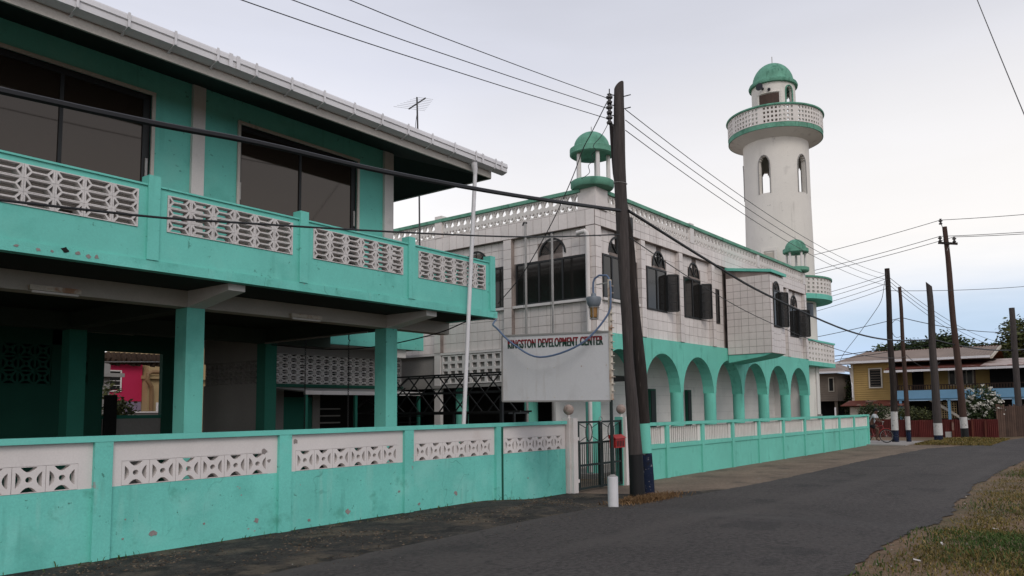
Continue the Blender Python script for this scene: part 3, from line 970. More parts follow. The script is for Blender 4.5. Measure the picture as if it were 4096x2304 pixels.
# balcony return along the right-hand side
MB().box(12.46, 12.56, BY + 0.151, 16.0, SLAB, 4.755).build('dado', 'turq', cb)
for i, (x, z, r) in enumerate(((4.25, 3.70, 0.05), (4.4, 3.68, 0.035), (4.52, 3.66, 0.04), (4.62, 3.67, 0.035), (3.72, 3.67, 0.03), (3.95, 3.66, 0.035), (4.1, 3.66, 0.02))):
    scar(x, BY - 0.0305, z, r, cb, 'hole' if i == 0 else 'peel', seed=40 + i)
# upper wall with window openings
zt = 7.02


def wy_wall(x0, x1, z0, z1, mat='turq'):
    MB().box(x0, x1, WY + 0.03, WY + 0.18, z0, z1).build('wall', mat, cb)


W1 = (3.0, 5.99)
W2 = (7.40, 10.04)
wy_wall(XL, W1[0], SLAB + 0.06, zt)
wy_wall(W1[1], W2[0], SLAB + 0.06, zt)
wy_wall(W2[1], 10.90, SLAB + 0.06, zt)
for (a, b) in (W1, W2):
    wy_wall(a, b, SLAB + 0.06, 3.85)
    wy_wall(a, b, 6.64, zt)
for x in (2.45, 6.578, 10.665):
    MB().box(x, x + 0.21, WY - 0.03, WY + 0.03, SLAB + 0.06, zt).build('pilaster', 'white', cb)
MB().box(10.75, 10.90, WY + 0.181, YB, SLAB + 0.06, zt).build('wall', 'turq', cb)
MB().box(10.902, 10.96, WY + 0.03, WY + 0.26, SLAB + 0.06, zt).build('pilaster', 'white', cb)
for wi, (a, b) in enumerate((W1, W2)):
    w = MB()
    w.box(a, b, WY + 0.0, WY + 0.029, 6.585, 6.64)
    w.box(b - 0.05, b, WY + 0.0, WY + 0.029, 3.85, 6.584)
    w.box(a, a + 0.05, WY + 0.0, WY + 0.029, 3.85, 6.584)
    win = w.build('window', 'fascia', cb)
    f = MB()
    y0, y1 = WY + 0.06, WY + 0.11
    f.box(a + 0.051, b - 0.051, y0, y1, 6.50, 6.583)
    f.box(a + 0.051, b - 0.051, y0, y1, 3.851, 3.93)
    f.box(a + 0.051, a + 0.10, y0, y1, 3.931, 6.499)
    f.box(b - 0.16, b - 0.051, y0, y1, 3.931, 6.499)
    mids = (4.69,) if wi == 0 else (8.70,)
    for mx in mids:
        f.box(mx - 0.025, mx + 0.025, y0, y1, 3.931, 6.499)
    f.build('frame', 'black_metal', win)
    edges = [a + 0.10] + [q for mx in mids for q in (mx - 0.025, mx + 0.025)] + [b - 0.16]
    for e0, e1 in zip(edges[::2], edges[1::2]):
        MB().box(e0, e1, y0 + 0.02, y0 + 0.03, 3.931, 6.499).build('pane', 'glass', win)
    for hx in ((b - 0.10,) if wi == 0 else (a + 0.075, b - 0.10)):
        MB().box(hx - 0.018, hx + 0.018, y0 - 0.022, y0 - 0.001, 5.28, 5.58).build('handle', 'steel', win)
# lightless room behind the glass
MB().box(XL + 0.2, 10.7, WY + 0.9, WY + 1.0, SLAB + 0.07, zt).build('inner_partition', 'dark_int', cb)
# eaves: gutter, fascia, sloping soffit and hipped roof
EY = 10.42
FZ = 6.60
eX = 12.5
MB().box(XL, eX, EY + 0.06, EY + 0.10, FZ, 6.80).build('fascia_board', 'fascia', cb)
MB().box(eX + 0.001, eX + 0.04, EY + 0.101, 22.0, FZ, 6.80).build('fascia_board', 'fascia', cb)
zs_in = FZ + 0.02 + 0.27 * (12.2 - EY)
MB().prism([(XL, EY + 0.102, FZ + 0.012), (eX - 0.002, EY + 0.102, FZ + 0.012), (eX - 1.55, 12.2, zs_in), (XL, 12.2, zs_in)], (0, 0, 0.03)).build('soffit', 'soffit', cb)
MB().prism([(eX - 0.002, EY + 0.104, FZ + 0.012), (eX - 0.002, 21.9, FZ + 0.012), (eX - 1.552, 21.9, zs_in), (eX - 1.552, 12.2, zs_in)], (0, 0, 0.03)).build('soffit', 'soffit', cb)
rf = MB()
rz = 6.83
rise = 0.27
ry = 16.0
top = rz + rise * (ry - EY)
rf.prism([(XL, EY - 0.04, rz - 0.02), (eX + 0.1, EY - 0.04, rz - 0.02), (eX + 0.1 - (ry - EY), ry, top), (XL, ry, top)], (0, 0, 0.05))
rf.prism([(eX + 0.1, EY - 0.03, rz - 0.02), (eX + 0.1, 22.0, rz - 0.02), (eX + 0.1 - (ry - EY), ry + 0.01, top)], (0, 0, 0.05))
rf.build('roof', 'roof_tan', cb)
# box gutter with a rolled lip
prof = [(0, 6.985), (-0.012, 6.985), (-0.02, 6.96), (-0.03, 6.90), (-0.01, 6.885), (-0.01, 6.80), (0.10, 6.76), (0.145, 6.76), (0.145, 6.98), (0.135, 6.98), (0.135, 6.775), (0.10, 6.775), (0.0, 6.81), (0.0, 6.98)]
gut = MB()
n = len(prof)
XA, XB = XL, 12.82
ya = EY - 0.11
vs = [(XA, ya + p, q - 0.03) for p, q in prof] + [(XB, ya + p, q - 0.03) for p, q in prof]
gut.add(vs, [(i, (i + 1) % n, n + (i + 1) % n, n + i) for i in range(n)] + [tuple(range(n)), tuple(range(2 * n - 1, n - 1, -1))])
gut_o = gut.build('gutter', 'gutter', cb)
bx = 2.3
for k in range(17):
    x = bx + 0.632 * k
    br = MB()
    br.box(x - 0.016, x + 0.016, ya - 0.045, ya - 0.031, 6.77, 6.965)
    br.bar((x, ya - 0.04, 6.77), (x, EY + 0.055, 6.705), 0.032, 0.014)
    br.build('gutter_bracket', 'gutter', gut_o)
for x in (6.30, 6.42, 12.0, 12.62):
    MB().box(x - 0.03, x + 0.03, ya - 0.034, ya - 0.0301, 6.76, 6.965).build('gutter_joint', 'gutter', gut_o)
dpz = MB().tube([(11.80, 10.36, 6.74), (11.83, 10.36, 6.62), (11.84, 10.36, 6.50)], [0.07, 0.06, 0.045], 10)
dpz.tube([(11.84, 10.36, 6.52), (11.66, 10.36, 4.1), (11.45, 10.36, 1.2), (11.40, 10.36, 0.0)], 0.042, 10)
dpz.build('downpipe', 'gutter', cb, True)
# ground floor: rear wall, cross wall, opening, low wall
GY = 18.5
gw = MB()
gw.box(XL, 8.40, GY, GY + 0.14, -0.02, 2.33)
gw.box(XL, 6.1, GY, GY + 0.14, 2.33, SOF)
gw.box(7.34, 7.78, GY, GY + 0.14, 2.33, SOF)
gw.box(8.08, 8.42, GY, GY + 0.14, 2.33, SOF)
gw.box(6.1, 8.08, GY, GY + 0.14, 3.20, SOF)
gw.box(8.42, 10.75, GY, GY + 0.14, 3.12, SOF)
gw.box(9.75, 10.75, GY, GY + 0.14, -0.02, 3.12)
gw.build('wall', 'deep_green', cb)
MB().box(XL, 8.3, GY + 0.6, GY + 0.7, -0.02, SOF).build('dark_sheet', 'dark_int', cb)  # added dark sheet that blackens the openings of the rear blocks
for i in range(4):
    for j in range(3):
        place(BACK_BLOCK, 'breeze_block', cb, (6.25 + 0.31 * i, GY + 0.07, 2.475 + 0.29 * j), scale=(1.03, 1, 1))
for j in range(3):
    place(BACK_BLOCK, 'breeze_block', cb, (7.93, GY + 0.07, 2.475 + 0.29 * j))
MB().box(8.421, 9.749, GY + 0.02, GY + 0.12, -0.02, 1.58).build('low_wall', 'grey_plaster', cb)
MB().box(8.421, 9.749, GY, GY + 0.14, 1.581, 1.66).build('low_wall_cap', 'shade_green', cb)
MB().box(8.43, 8.70, GY - 0.06, GY - 0.01, 0, 2.12).build('door_leaf', 'dark_int', cb)
MB().box(7.1, 8.0, 16.2, 16.4, 3.3, SOF - 0.002).build('duct', 'grey_plaster', cb)
cw = MB().box(10.80, 10.92, 16.19, GY, -0.02, 2.36)
cw.box(10.80, 10.92, 16.19, GY, 2.90, SOF)
cw.build('wall', 'grey_plaster', cb)
MB().box(10.93, 10.945, 16.4, GY, 2.3, 2.95).build('block_backing', 'dark_int', cb)
for i in range(11):
    for j in range(4):
        place(CROSS_BLOCK, 'breeze_block', cb, (10.86, 16.30 + 0.205 * i, 2.425 + 0.135 * j), rz=R(90), scale=(1.02, 1, 1.03))
MB().tube([(10.70, 12.3, 3.29), (10.70, 15.8, 3.27)], 0.02, 6).build('conduit', 'grey_plaster', cb)
# wall socket and its conduit
sk = thing('electric_meter', 'small round white meter on a board beside the dark doorway', 'meter', (7.65, GY - 0.02, 1.7))
MB().box(7.55, 7.75, GY - 0.03, GY - 0.003, 1.55, 1.95).build('board', 'deep_green', sk)
MB().tube([(7.64, GY - 0.035, 1.86), (7.64, GY - 0.10, 1.86)], 0.07, 12).build('dial', 'white', sk)
MB().tube([(7.56, GY - 0.02, 1.97), (7.56, GY - 0.02, 3.1)], 0.012, 6).build('conduit', 'grey_plaster', sk)

for i, (x0, x1, lab) in enumerate(((4.36, 5.0, 'left fluorescent light fixed under the balcony beam'), (8.48, 9.14, 'right fluorescent light fixed under the balcony beam'))):
    f = thing('fluorescent_light', lab, 'light', (x0, 11.75, 3.3), group='fluorescent lights under the balcony')
    MB().box(x0, x1, WY - 0.055, WY + 0.0095, 3.352, 3.42).build('housing', 'rusty', f)
    MB().tube([(x0 + 0.03, WY - 0.03, 3.333), (x1 - 0.03, WY - 0.03, 3.333)], 0.017, 8).build('tube', 'white', f)
for i, (y, lab) in enumerate(((13.12, 'right of two swing chains hanging from the side beam'), (14.58, 'left of two swing chains hanging from the side beam'))):
    ch = thing('hanging_chain', lab, 'chain', (10.9, y, 1.2), group='swing chains')
    MB().tube([(10.9, y, 3.318), (10.9, y, 3.2), (10.9 + 0.03, y, 3.17), (10.9, y, 3.14), (10.9 - 0.03, y, 3.17)], 0.014, 6).build('hook', 'black_metal', ch)
    for k in range(44):
        z = 3.12 - 0.048 * k
        a = (k % 2) * math.pi / 2
        pts = [(10.9 + 0.016 * math.cos(t) * math.cos(a), y + 0.016 * math.cos(t) * math.sin(a), z + 0.03 * math.sin(t)) for t in [q * math.pi / 4 for q in range(8)]]
        MB().tube(pts, 0.006, 4, True).build('link', 'black_metal', ch)

# ================================================================== rear annex, porch, lattice stair
an = thing('annex_building', 'low white annex with a breeze-block band and green balcony edge, behind the left building', 'building', (15, 18, 0))
AY = 18.3
MB().box(11.0, 17.2, 17.2, 17.35, 3.53, 4.75).build('balcony_edge', 'turq', an)
MB().box(11.0, 17.12, 17.17, 17.199, 3.53, 3.70).build('balcony_lip', 'turq', an)
MB().box(11.0, 17.2, 17.351, 21, 3.55, 3.72).build('slab', 'concrete_beam', an)
for x in (11.6, 16.2):
    MB().box(x, x + 0.35, 17.30, AY, 3.28, 3.528).build('bracket', 'white', an)
aw = MB().box(10.95, 12.62, AY, AY + 0.12, 0, 3.55)
aw.box(12.62, 17.3, AY, AY + 0.12, 3.285, 3.55)
aw.box(12.62, 17.3, AY, AY + 0.12, 2.36, 2.46)
aw.box(12.62, 13.0, AY, AY + 0.12, 0, 2.36)
aw.box(13.95, 14.2, AY, AY + 0.12, 0, 2.36)
aw.build('wall', 'grey_plaster', an)
MB().box(12.5, 17.3, AY - 0.10, AY - 0.002, 2.37, 2.46).build('ledge', 'deep_green', an)
for i in range(17):
    for j in range(5):
        place(ANNEX_BLOCK, 'breeze_block', an, (12.76 + 0.277 * i, AY + 0.06, 2.545 + 0.165 * j))
MB().box(12.62, 17.3, AY + 0.5, AY + 0.56, 2.3, 3.5).build('dark_backing', 'dark_int', an)  # dark sheet added so the block holes look unlit
MB().box(10.95, 11.05, 16.2, AY, 0, 3.5).build('side_wall', 'grey_plaster', an)
MB().box(13.001, 13.949, AY + 0.03, AY + 0.08, 0, 2.1).build('door', 'shade_green', an)
MB().box(13.001, 13.949, AY + 0.03, AY + 0.08, 2.101, 2.36).build('transom', 'dark_int', an)
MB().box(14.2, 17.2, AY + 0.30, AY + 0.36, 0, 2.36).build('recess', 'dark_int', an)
for k in range(4):
    MB().box(14.35, 15.1, AY + 0.22, AY + 0.27, 1.15 + 0.2 * k, 1.19 + 0.2 * k).build('window_louver', 'grey_plaster', an)
MB().box(12.3, 16.4, 16.45, 16.5, 2.12, 2.22).build('porch_fascia', 'white', an)
MB().prism([(12.3, 16.501, 2.18), (12.3, AY - 0.11, 2.33), (12.3, AY - 0.11, 2.355), (12.3, 16.501, 2.215)], (4.1, 0, 0)).build('porch_roof', 'grey_plaster', an)
for x in (12.36, 13.95, 15.4, 16.3):
    MB().box(x, x + 0.075, 16.503, 16.575, 0, 2.17).build('porch_post', 'shade_green', an)

ls = thing('lattice_stair', 'black steel outdoor stair with criss-cross lattice railing between the buildings', 'stair', (15, 15, 0))
LX = 15.0


def lat(p, q, w=0.035):
    MB().bar(p, q, w).build('rail', 'black_metal', ls)


for LXk, dy in ((15.0, 0.0), (15.9, 0.35)):
    y0, y1, y2 = 11.7 + dy, 17.0 + dy, 18.0 + dy
    y2 = min(y2, 18.1)
    lat((LXk, y0, 2.60), (LXk, y1 - 0.8, 2.60), 0.045)
    lat((LXk, y1 - 0.8, 2.60), (LXk, y2 - 0.2, 1.70), 0.045)
    lat((LXk, y0, 2.14), (LXk, y1 - 0.8, 2.14))
    lat((LXk, y0, 1.62), (LXk, y2 - 0.2, 1.62), 0.045)
    lat((LXk, y2 - 0.2, 1.70), (LXk, y2 - 0.2, 0.0), 0.05)
    for k in range(9 if dy == 0 else 0):
        ya_ = y0 + 0.1 + 0.56 * k
        for (s0, s1) in ((0, 1.0), (1.0, 0)):
            a_, b_ = ya_ + s0 * 0.95, ya_ + s1 * 0.95
            zt_ = 2.58 if max(a_, b_) < y1 - 0.8 else 2.58 - 0.6 * (max(a_, b_) - (y1 - 0.8))
            MB().bar((LXk + 0.02 * (1 if s0 else -1), a_, 1.64), (LXk + 0.02 * (1 if s0 else -1), b_, zt_), 0.028, 0.028, (1, 0, 0)).build('lattice_bar', 'black_metal', ls)
    for yy in (y0 + 0.2, y0 + 2.2, y1 - 0.9):
        MB().bar((LXk, yy, 0), (LXk, yy, 1.6), 0.05).build('leg', 'black_metal', ls)
for k in range(9):
    MB().box(15.03, 15.87, 17.7 - 0.23 * k, 17.9 - 0.23 * k, 0.15 + 0.17 * k, 0.18 + 0.17 * k).build('tread', 'black_metal', ls)
MB().box(15.03, 15.87, 12.1, 15.85, 1.56, 1.61).build('landing', 'black_metal', ls)

# ================================================================== mosque (local frame: x = u along the street front, y = v into the plot)
MA = R(-0.95)
mq = thing('mosque', 'white-tiled mosque with a turquoise arcade and lattice parapet, right of centre', 'mosque', (17.43, 11.0, 0), MA, local=True)
UE, VE = 17.1, 12.0
GL, CR, PB, PT = 3.74, 6.63, 7.08, 7.68
TH = 0.006
tiles_field = MB()
tile_count = [0]
tile_meshes = {}


def tile_mesh(w, h):
    k = (round(w, 3), round(h, 3))
    if k not in tile_meshes:
        x, z, b = w / 2 - 0.006, h / 2 - 0.006, 0.0
        me = MB().box(-x, x, -TH, 0.002, -z, z).mesh('tile')
        me.materials.append(M['tile'])
        tile_meshes[k] = me
    return tile_meshes[k]


def tile_rect(face, c, a0, a1, z0, z1, single=False, skip=None, pitch=0.29):
    """face 'v': plane v=c facing the street, a = u.  face 'u': plane u=c facing the entrance side, a = v."""
    if a1 - a0 < 0.05 or z1 - z0 < 0.05:
        return
    na, nzz = max(1, round((a1 - a0) / pitch)), max(1, round((z1 - z0) / pitch))
    w, h = (a1 - a0) / na, (z1 - z0) / nzz
    for j in range(nzz):
        for i in range(na):
            a, z = a0 + w * (i + 0.5), z0 + h * (j + 0.5)
            if skip and skip(a, z):
                continue
            if single and tile_count[0] < 296:
                tile_count[0] += 1
                me = tile_mesh(w, h)
                jig = rnd.uniform(-0.0015, 0.0015)
                if face == 'v':
                    place(me, 'tile', mq, (a, c + jig, z))
                else:
                    place(me, 'tile', mq, (c + jig, a, z), rz=R(-90))
            else:
                x, zz = w / 2 - 0.006, h / 2 - 0.006
                if face == 'v':
                    tiles_field.box(a - x, a + x, c - TH, c + 0.002, z - zz, z + zz)
                else:
                    tiles_field.box(c - TH, c + 0.002, a - x, a + x, z - zz, z + zz)


RC = 0.14          # recess depth of wall panels between pilasters
# core walls (carry the grout colour)
core = MB()
core.box(RC, UE - 0.05, RC, RC + 0.05, GL, CR)
core.box(RC, RC + 0.05, RC + 0.05, VE, 3.45, CR)
core.build('wall', 'grout', mq)
MB().box(0.0, UE, 0.0, RC + 0.2, CR + 0.001, PB).build('frieze', 'grout', mq)
MB().box(0.0, RC + 0.2, RC + 0.201, VE, CR + 0.001, PB).build('frieze', 'grout', mq)
MB().box(0.2, UE, RC + 0.06, VE, PB - 0.35, PB - 0.2).build('roof_slab', 'grey_plaster', mq)
MB().box(UE - 0.12, UE - 0.051, RC + 0.051, VE, 0, PB - 0.36).build('wall', 'white', mq)
# pilasters
pil_u = [(0.0, 0.30), (2.45, 2.70), (4.87, 5.13), (7.28, 7.54), (9.80, 10.05), (12.2, 12.45), (14.6, 14.85), (16.85, 17.1)]
for (a, b) in pil_u:
    MB().box(a, b, 0.0, RC - 0.002, GL, CR).build('pilaster', 'grout', mq)
pil_v = [(0.141, 0.30), (2.92, 3.22), (5.80, 6.06), (8.6, 8.86)]
for (a, b) in pil_v:
    MB().box(0.0, RC - 0.002, a, b, 3.45, CR).build('pilaster', 'grout', mq)
# windows: street side
fans = {}


def fan(face, c, a, z, r, rz_=None, n=14, ribs=3):
    """half-round fanlight: dark recess ring, glass and ribs"""
    rz_ = rz_ or r
    pts = [(a + r * math.cos(math.pi * i / n), z + rz_ * math.sin(math.pi * i / n)) for i in range(n + 1)]
    pin = [(a + (r - 0.055) * math.cos(math.pi * i / n), z + 0.03 + (rz_ - 0.085) * math.sin(math.pi * i / n)) for i in range(n + 1)]
    mp_ = (lambda p, d: (p[0], c - d, p[1])) if face == 'v' else (lambda p, d: (c - d, p[0], p[1]))
    ring = MB()
    for i in range(n):
        for d0, d1 in ((0.03, -0.02),):
            ring.add([mp_(pts[i], d0), mp_(pts[i + 1], d0), mp_(pin[i + 1], d0), mp_(pin[i], d0), mp_(pts[i], d1), mp_(pts[i + 1], d1), mp_(pin[i + 1], d1), mp_(pin[i], d1)],
                     [(0, 1, 2, 3), (4, 7, 6, 5), (0, 4, 5, 1), (2, 6, 7, 3)])
    w = ring.build('fanlight', 'black_metal', mq)
    MB().prism([mp_(p, -0.006) for p in pin], Vector(mp_((0, 0), 0.0)) - Vector(mp_((0, 0), 0.006))).build('pane', 'glass_mosque', w)
    for k in range(ribs):
        t = math.pi * (k + 1) / (ribs + 1)
        MB().bar(mp_((a, z + 0.03), 0.012), mp_((a + (r - 0.05) * math.cos(t), z + 0.03 + (rz_ - 0.08) * math.sin(t)), 0.012), 0.022).build('rib', 'black_metal', w)
    return w


def win_rect(face, c, a0, a1, z0, z1, mull, sill=True, glass='glass_mosque'):
    mp_ = (lambda a, d, z: (a, c - d, z)) if face == 'v' else (lambda a, d, z: (c - d, a, z))
    f = MB()

    def bx_(b0, b1, e0, e1, d0, d1):
        f.add([mp_(a, d, z) for z in (e0, e1) for d in (d0, d1) for a in (b0, b1)], [(0, 2, 3, 1), (4, 5, 7, 6), (0, 1, 5, 4), (2, 6, 7, 3), (0, 4, 6, 2), (1, 3, 7, 5)])
    t = 0.05
    bx_(a0, a1, z1 - t, z1, -0.03, 0.03)
    bx_(a0, a1, z0, z0 + t, -0.03, 0.03)
    bx_(a0, a0 + t, z0 + t, z1 - t, -0.03, 0.03)
    bx_(a1 - t, a1, z0 + t, z1 - t, -0.03, 0.03)
    for m_ in mull:
        bx_(m_ - t * 0.6, m_ + t * 0.6, z0 + t, z1 - t, -0.03, 0.028)
    w = f.build('window', 'black_metal', mq)
    e = [a0 + t] + [q for m_ in mull for q in (m_ - t * 0.6, m_ + t * 0.6)] + [a1 - t]
    for e0, e1 in zip(e[::2], e[1::2]):
        p = MB()
        p.add([mp_(a, d, z) for z in (z0 + t, z1 - t) for d in (-0.004, 0.006) for a in (e0, e1)], [(0, 2, 3, 1), (4, 5, 7, 6), (0, 1, 5, 4), (2, 6, 7, 3), (0, 4, 6, 2), (1, 3, 7, 5)])
        p.build('pane', glass, w)
    if sill:
        s_ = MB()
        s_.add([mp_(a, d, z) for z in (z0 - 0.075, z0 - 0.002) for d in (-0.03, 0.10) for a in (a0 - 0.08, a1 + 0.08)], [(0, 2, 3, 1), (4, 5, 7, 6), (0, 1, 5, 4), (2, 6, 7, 3), (0, 4, 6, 2), (1, 3, 7, 5)])
        s_.build('sill', 'white', w)
    return w


def casement(w, u, v, ang, wd, z0, z1):
    """an opened casement leaf with two glazing bars, hinged at (u, v)"""
    dx, dy = math.cos(ang) * wd, math.sin(ang) * wd
    P = lambda t, z: (u + dx * t, v + dy * t, z)
    fr = MB()
    fr.bar(P(0, z0), P(0, z1), 0.045)
    fr.bar(P(1, z0), P(1, z1), 0.045)
    fr.bar(P(0.03, z0), P(0.97, z0), 0.045)
    fr.bar(P(0.03, z1), P(0.97, z1), 0.045)
    for k in (1, 2, 3):
        zz = z0 + (z1 - z0) * k / 4
        fr.bar(P(0.03, zz), P(0.97, zz), 0.022)
    o = fr.build('casement', 'black_metal', w)
    nrm = Vector((-dy, dx, 0)).normalized() * 0.006
    MB().prism([P(0.03, z0 + 0.02), P(0.97, z0 + 0.02), P(0.97, z1 - 0.02), P(0.03, z1 - 0.02)], nrm).build('pane', 'glass_dull', w)
    return o


VC = RC - TH
wA = win_rect('v', VC, 0.55, 2.36, 4.70, 5.93, (1.02,))
fan('v', VC, 1.30, 6.0, 0.44, 0.52)
w2_ = win_rect('v', VC, 2.98, 4.22, 4.62, 5.93, (3.6,), sill=False)
fan('v', VC, 3.74, 5.98, 0.40, 0.52)
casement(w2_, 4.20, VC - 0.05, R(-58), 0.34, 4.66, 5.80)
w3_ = win_rect('v', VC, 5.42, 6.62, 4.60, 5.93, (6.02,), sill=False)
fan('v', VC, 6.15, 5.98, 0.40, 0.52)
casement(w3_, 6.60, VC - 0.05, R(-58), 0.34, 4.64, 5.80)
win_rect('v', VC, 7.82, 8.12, 4.60, 5.80, (), sill=False)
w5_ = win_rect('v', VC, 15.0, 16.3, 4.66, 5.93, (15.65,), sill=False)
fan('v', VC, 15.8, 5.98, 0.40, 0.50)
casement(w5_, 16.28, VC - 0.05, R(-65), 0.45, 4.70, 5.85)
# windows: entrance side
win_rect('u', VC, 0.36, 2.84, 4.66, 5.88, (1.17, 2.0))
fan('u', VC, 1.52, 6.0, 0.47, 0.49)
win_rect('u', VC, 3.31, 5.7, 4.66, 5.88, (4.1, 4.9))
fan('u', VC, 4.40, 6.0, 0.47, 0.49)
win_rect('u', VC, 6.2, 8.4, 4.66, 5.88, (7.0, 7.7))


def infan(a0, z0, r, rz_):
    return lambda a, z: ((a - a0) / (r * 0.98)) ** 2 + ((z - z0) / (rz_ * 0.98)) ** 2 < 1 and z > z0 - 0.1


# tiles, nearest and largest first
tile_rect('u', RC, 0.30, 2.92, 3.46, 4.58, True)
tile_rect('v', RC, 2.70, 4.87, GL + 0.005, 4.62, True)
tile_rect('v', RC, 0.30, 2.45, GL + 0.005, 4.62, True)
tile_rect('u', 0.0, 0.0, 0.30, 3.46, 6.62, True, pitch=0.30)
tile_rect('v', 0.0, 0.005, 0.30, GL + 0.005, 6.62, True, pitch=0.30)
tile_rect('u', 0.0, 0.005, 6.0, CR + 0.005, PB - 0.005, True, pitch=0.30)
tile_rect('v', RC, 5.13, 7.28, GL + 0.005, 4.60, True)
tile_rect('u', RC, 0.30, 2.92, 5.89, CR, True, infan(1.52, 6.0, 0.47, 0.49))
tile_rect('v', 0.0, 0.005, 8.4, CR + 0.005, PB - 0.005, True, pitch=0.27)
tile_rect('v', RC, 2.70, 4.87, 5.94, CR, True, infan(3.74, 5.98, 0.40, 0.52))
for (a, b) in ((2.70, 2.97), (4.23, 4.87), (5.13, 5.41), (6.63, 7.28), (0.30, 0.54)):
    tile_rect('v', RC, a, b, 4.62, 5.94)
tile_rect('v', RC, 0.30, 2.45, 5.94, CR, False, infan(1.30, 6.0, 0.44, 0.52))
tile_rect('v', RC, 5.13, 7.28, 5.94, CR, False, infan(6.15, 5.98, 0.40, 0.52))
tile_rect('v', RC, 7.54, 8.45, GL + 0.005, 4.58)
tile_rect('v', RC, 7.54, 7.81, 4.58, 5.82)
tile_rect('v', RC, 8.13, 8.45, 4.58, 5.82)
tile_rect('v', RC, 7.54, 8.45, 5.82, CR)
for (a, b) in pil_u[1:]:
    tile_rect('v', 0.0, a, b, GL + 0.005, 6.62, pitch=0.30)
    tile_rect('u', a, 0.003, RC - 0.004, GL + 0.005, 6.62, pitch=0.30)
for (a, b) in pil_v[1:]:
    tile_rect('u', 0.0, a, b, 3.46, 6.62, pitch=0.30)
tile_rect('u', 0.0, 6.0, 11.9, CR + 0.005, PB - 0.005, pitch=0.30)
tile_rect('v', 0.0, 8.4, 17.0, CR + 0.005, PB - 0.005, pitch=0.27)
for (a, b) in ((3.22, 5.80), (6.06, 8.6), (8.86, 11.8)):
    tile_rect('u', RC, a, b, 3.46, 4.58)
    tile_rect('u', RC, a, b, 5.89, CR, False, infan(4.40, 6.0, 0.47, 0.49))
for (a, b) in ((10.05, 12.2), (12.45, 14.6)):
    tile_rect('v', RC, a, b, GL + 0.005, CR)
tile_rect('v', RC, 14.85, 16.85, GL + 0.005, 4.64)
tile_rect('v', RC, 14.85, 16.85, 5.94, CR, False, infan(15.8, 5.98, 0.40, 0.5))
tile_rect('v', RC, 16.32, 16.85, 4.64, 5.94)
# oriel bay
B0, B1, BV = 8.45, 9.78, -1.60
bay = MB()
bay.prism([(B0, 0.0, 3.50), (B0, BV, 3.50), (B0, BV, 6.27), (B0, 0.0, 6.50)], (B1 - B0, 0, 0))
bay_o = bay.build('oriel_bay', 'grout', mq)
tile_rect('u', B0, BV + 0.005, -0.005, 3.505, 6.22, pitch=0.25)
tile_rect('v', BV, B0 + 0.005, 8.70, 3.505, 6.22, pitch=0.25)
tile_rect('v', BV, 8.70, 9.36, 3.505, 4.40, pitch=0.25)
tile_rect('v', BV, 9.36, B1, 3.505, 6.22, pitch=0.25)
tile_rect('v', BV, 8.70, 9.36, 5.95, 6.22, pitch=0.25)
MB().prism([(B0 - 0.06, 0.0, 6.51), (B0 - 0.06, BV - 0.10, 6.28), (B0 - 0.06, BV - 0.10, 6.38), (B0 - 0.06, 0.0, 6.61)], (B1 - B0 + 0.14, 0, 0)).build('bay_roof', 'turq_mosque', mq)
MB().prism([(B0 + 0.02, -0.002, 3.495), (B0 + 0.02, BV + 0.02, 3.495), (B0 + 0.02, BV + 0.3, 3.40), (B0 + 0.02, -0.002, 3.22)], (B1 - B0 - 0.04, 0, 0)).build('bay_corbel', 'turq_mosque', mq)
wB = win_rect('v', BV - TH, 8.72, 9.34, 4.42, 5.72, (), sill=False)
fan('v', BV - TH, 9.03, 5.70, 0.31, 0.34)
casement(wB, 9.33, BV - 0.05, R(-35), 0.3, 4.46, 5.66)
o = tiles_field.build('tile_field', 'tile', mq)
o['kind'] = 'stuff'
# parapet: lattice modules, coping, posts


def lattice_mesh(w, h):
    a = w / 2 - 0.012
    hs = []
    # upper lancet, split by a tongue
    hs.append([(-a * 0.80, h * 0.12), (0, h * 0.02), (a * 0.80, h * 0.12), (a * 0.5, h * 0.30), (0, h * 0.44), (-a * 0.5, h * 0.30)])
    # lower crescent
    lo = [(a * 0.78 * math.cos(R(t)), -h * 0.20 + h * 0.20 * math.sin(R(t))) for t in range(170, 371, 25)]
    up = [(a * 0.42 * math.cos(R(t)), -h * 0.16 + h * 0.10 * math.sin(R(t))) for t in range(370, 169, -40)]
    hs.append(lo + up)
    # side slivers between neighbours
    for s_ in (-1, 1):
        hs.append([(s_ * a, h * 0.43), (s_ * a * 0.55, h * 0.40), (s_ * a * 0.96, h * 0.22)])
        hs.append([(s_ * a, -h * 0.44), (s_ * a * 0.62, -h * 0.42), (s_ * a * 0.98, -h * 0.27)])
    vs_, fs_ = shape2d([(-w / 2, -h / 2), (w / 2, -h / 2), (w / 2, h / 2), (-w / 2, h / 2)], hs, 0.07)
    me = MB().add(vs_, fs_, lambda x, y, z: (x, z, y)).mesh('lattice_block')
    me.materials.append(M['lattice'])
    return me


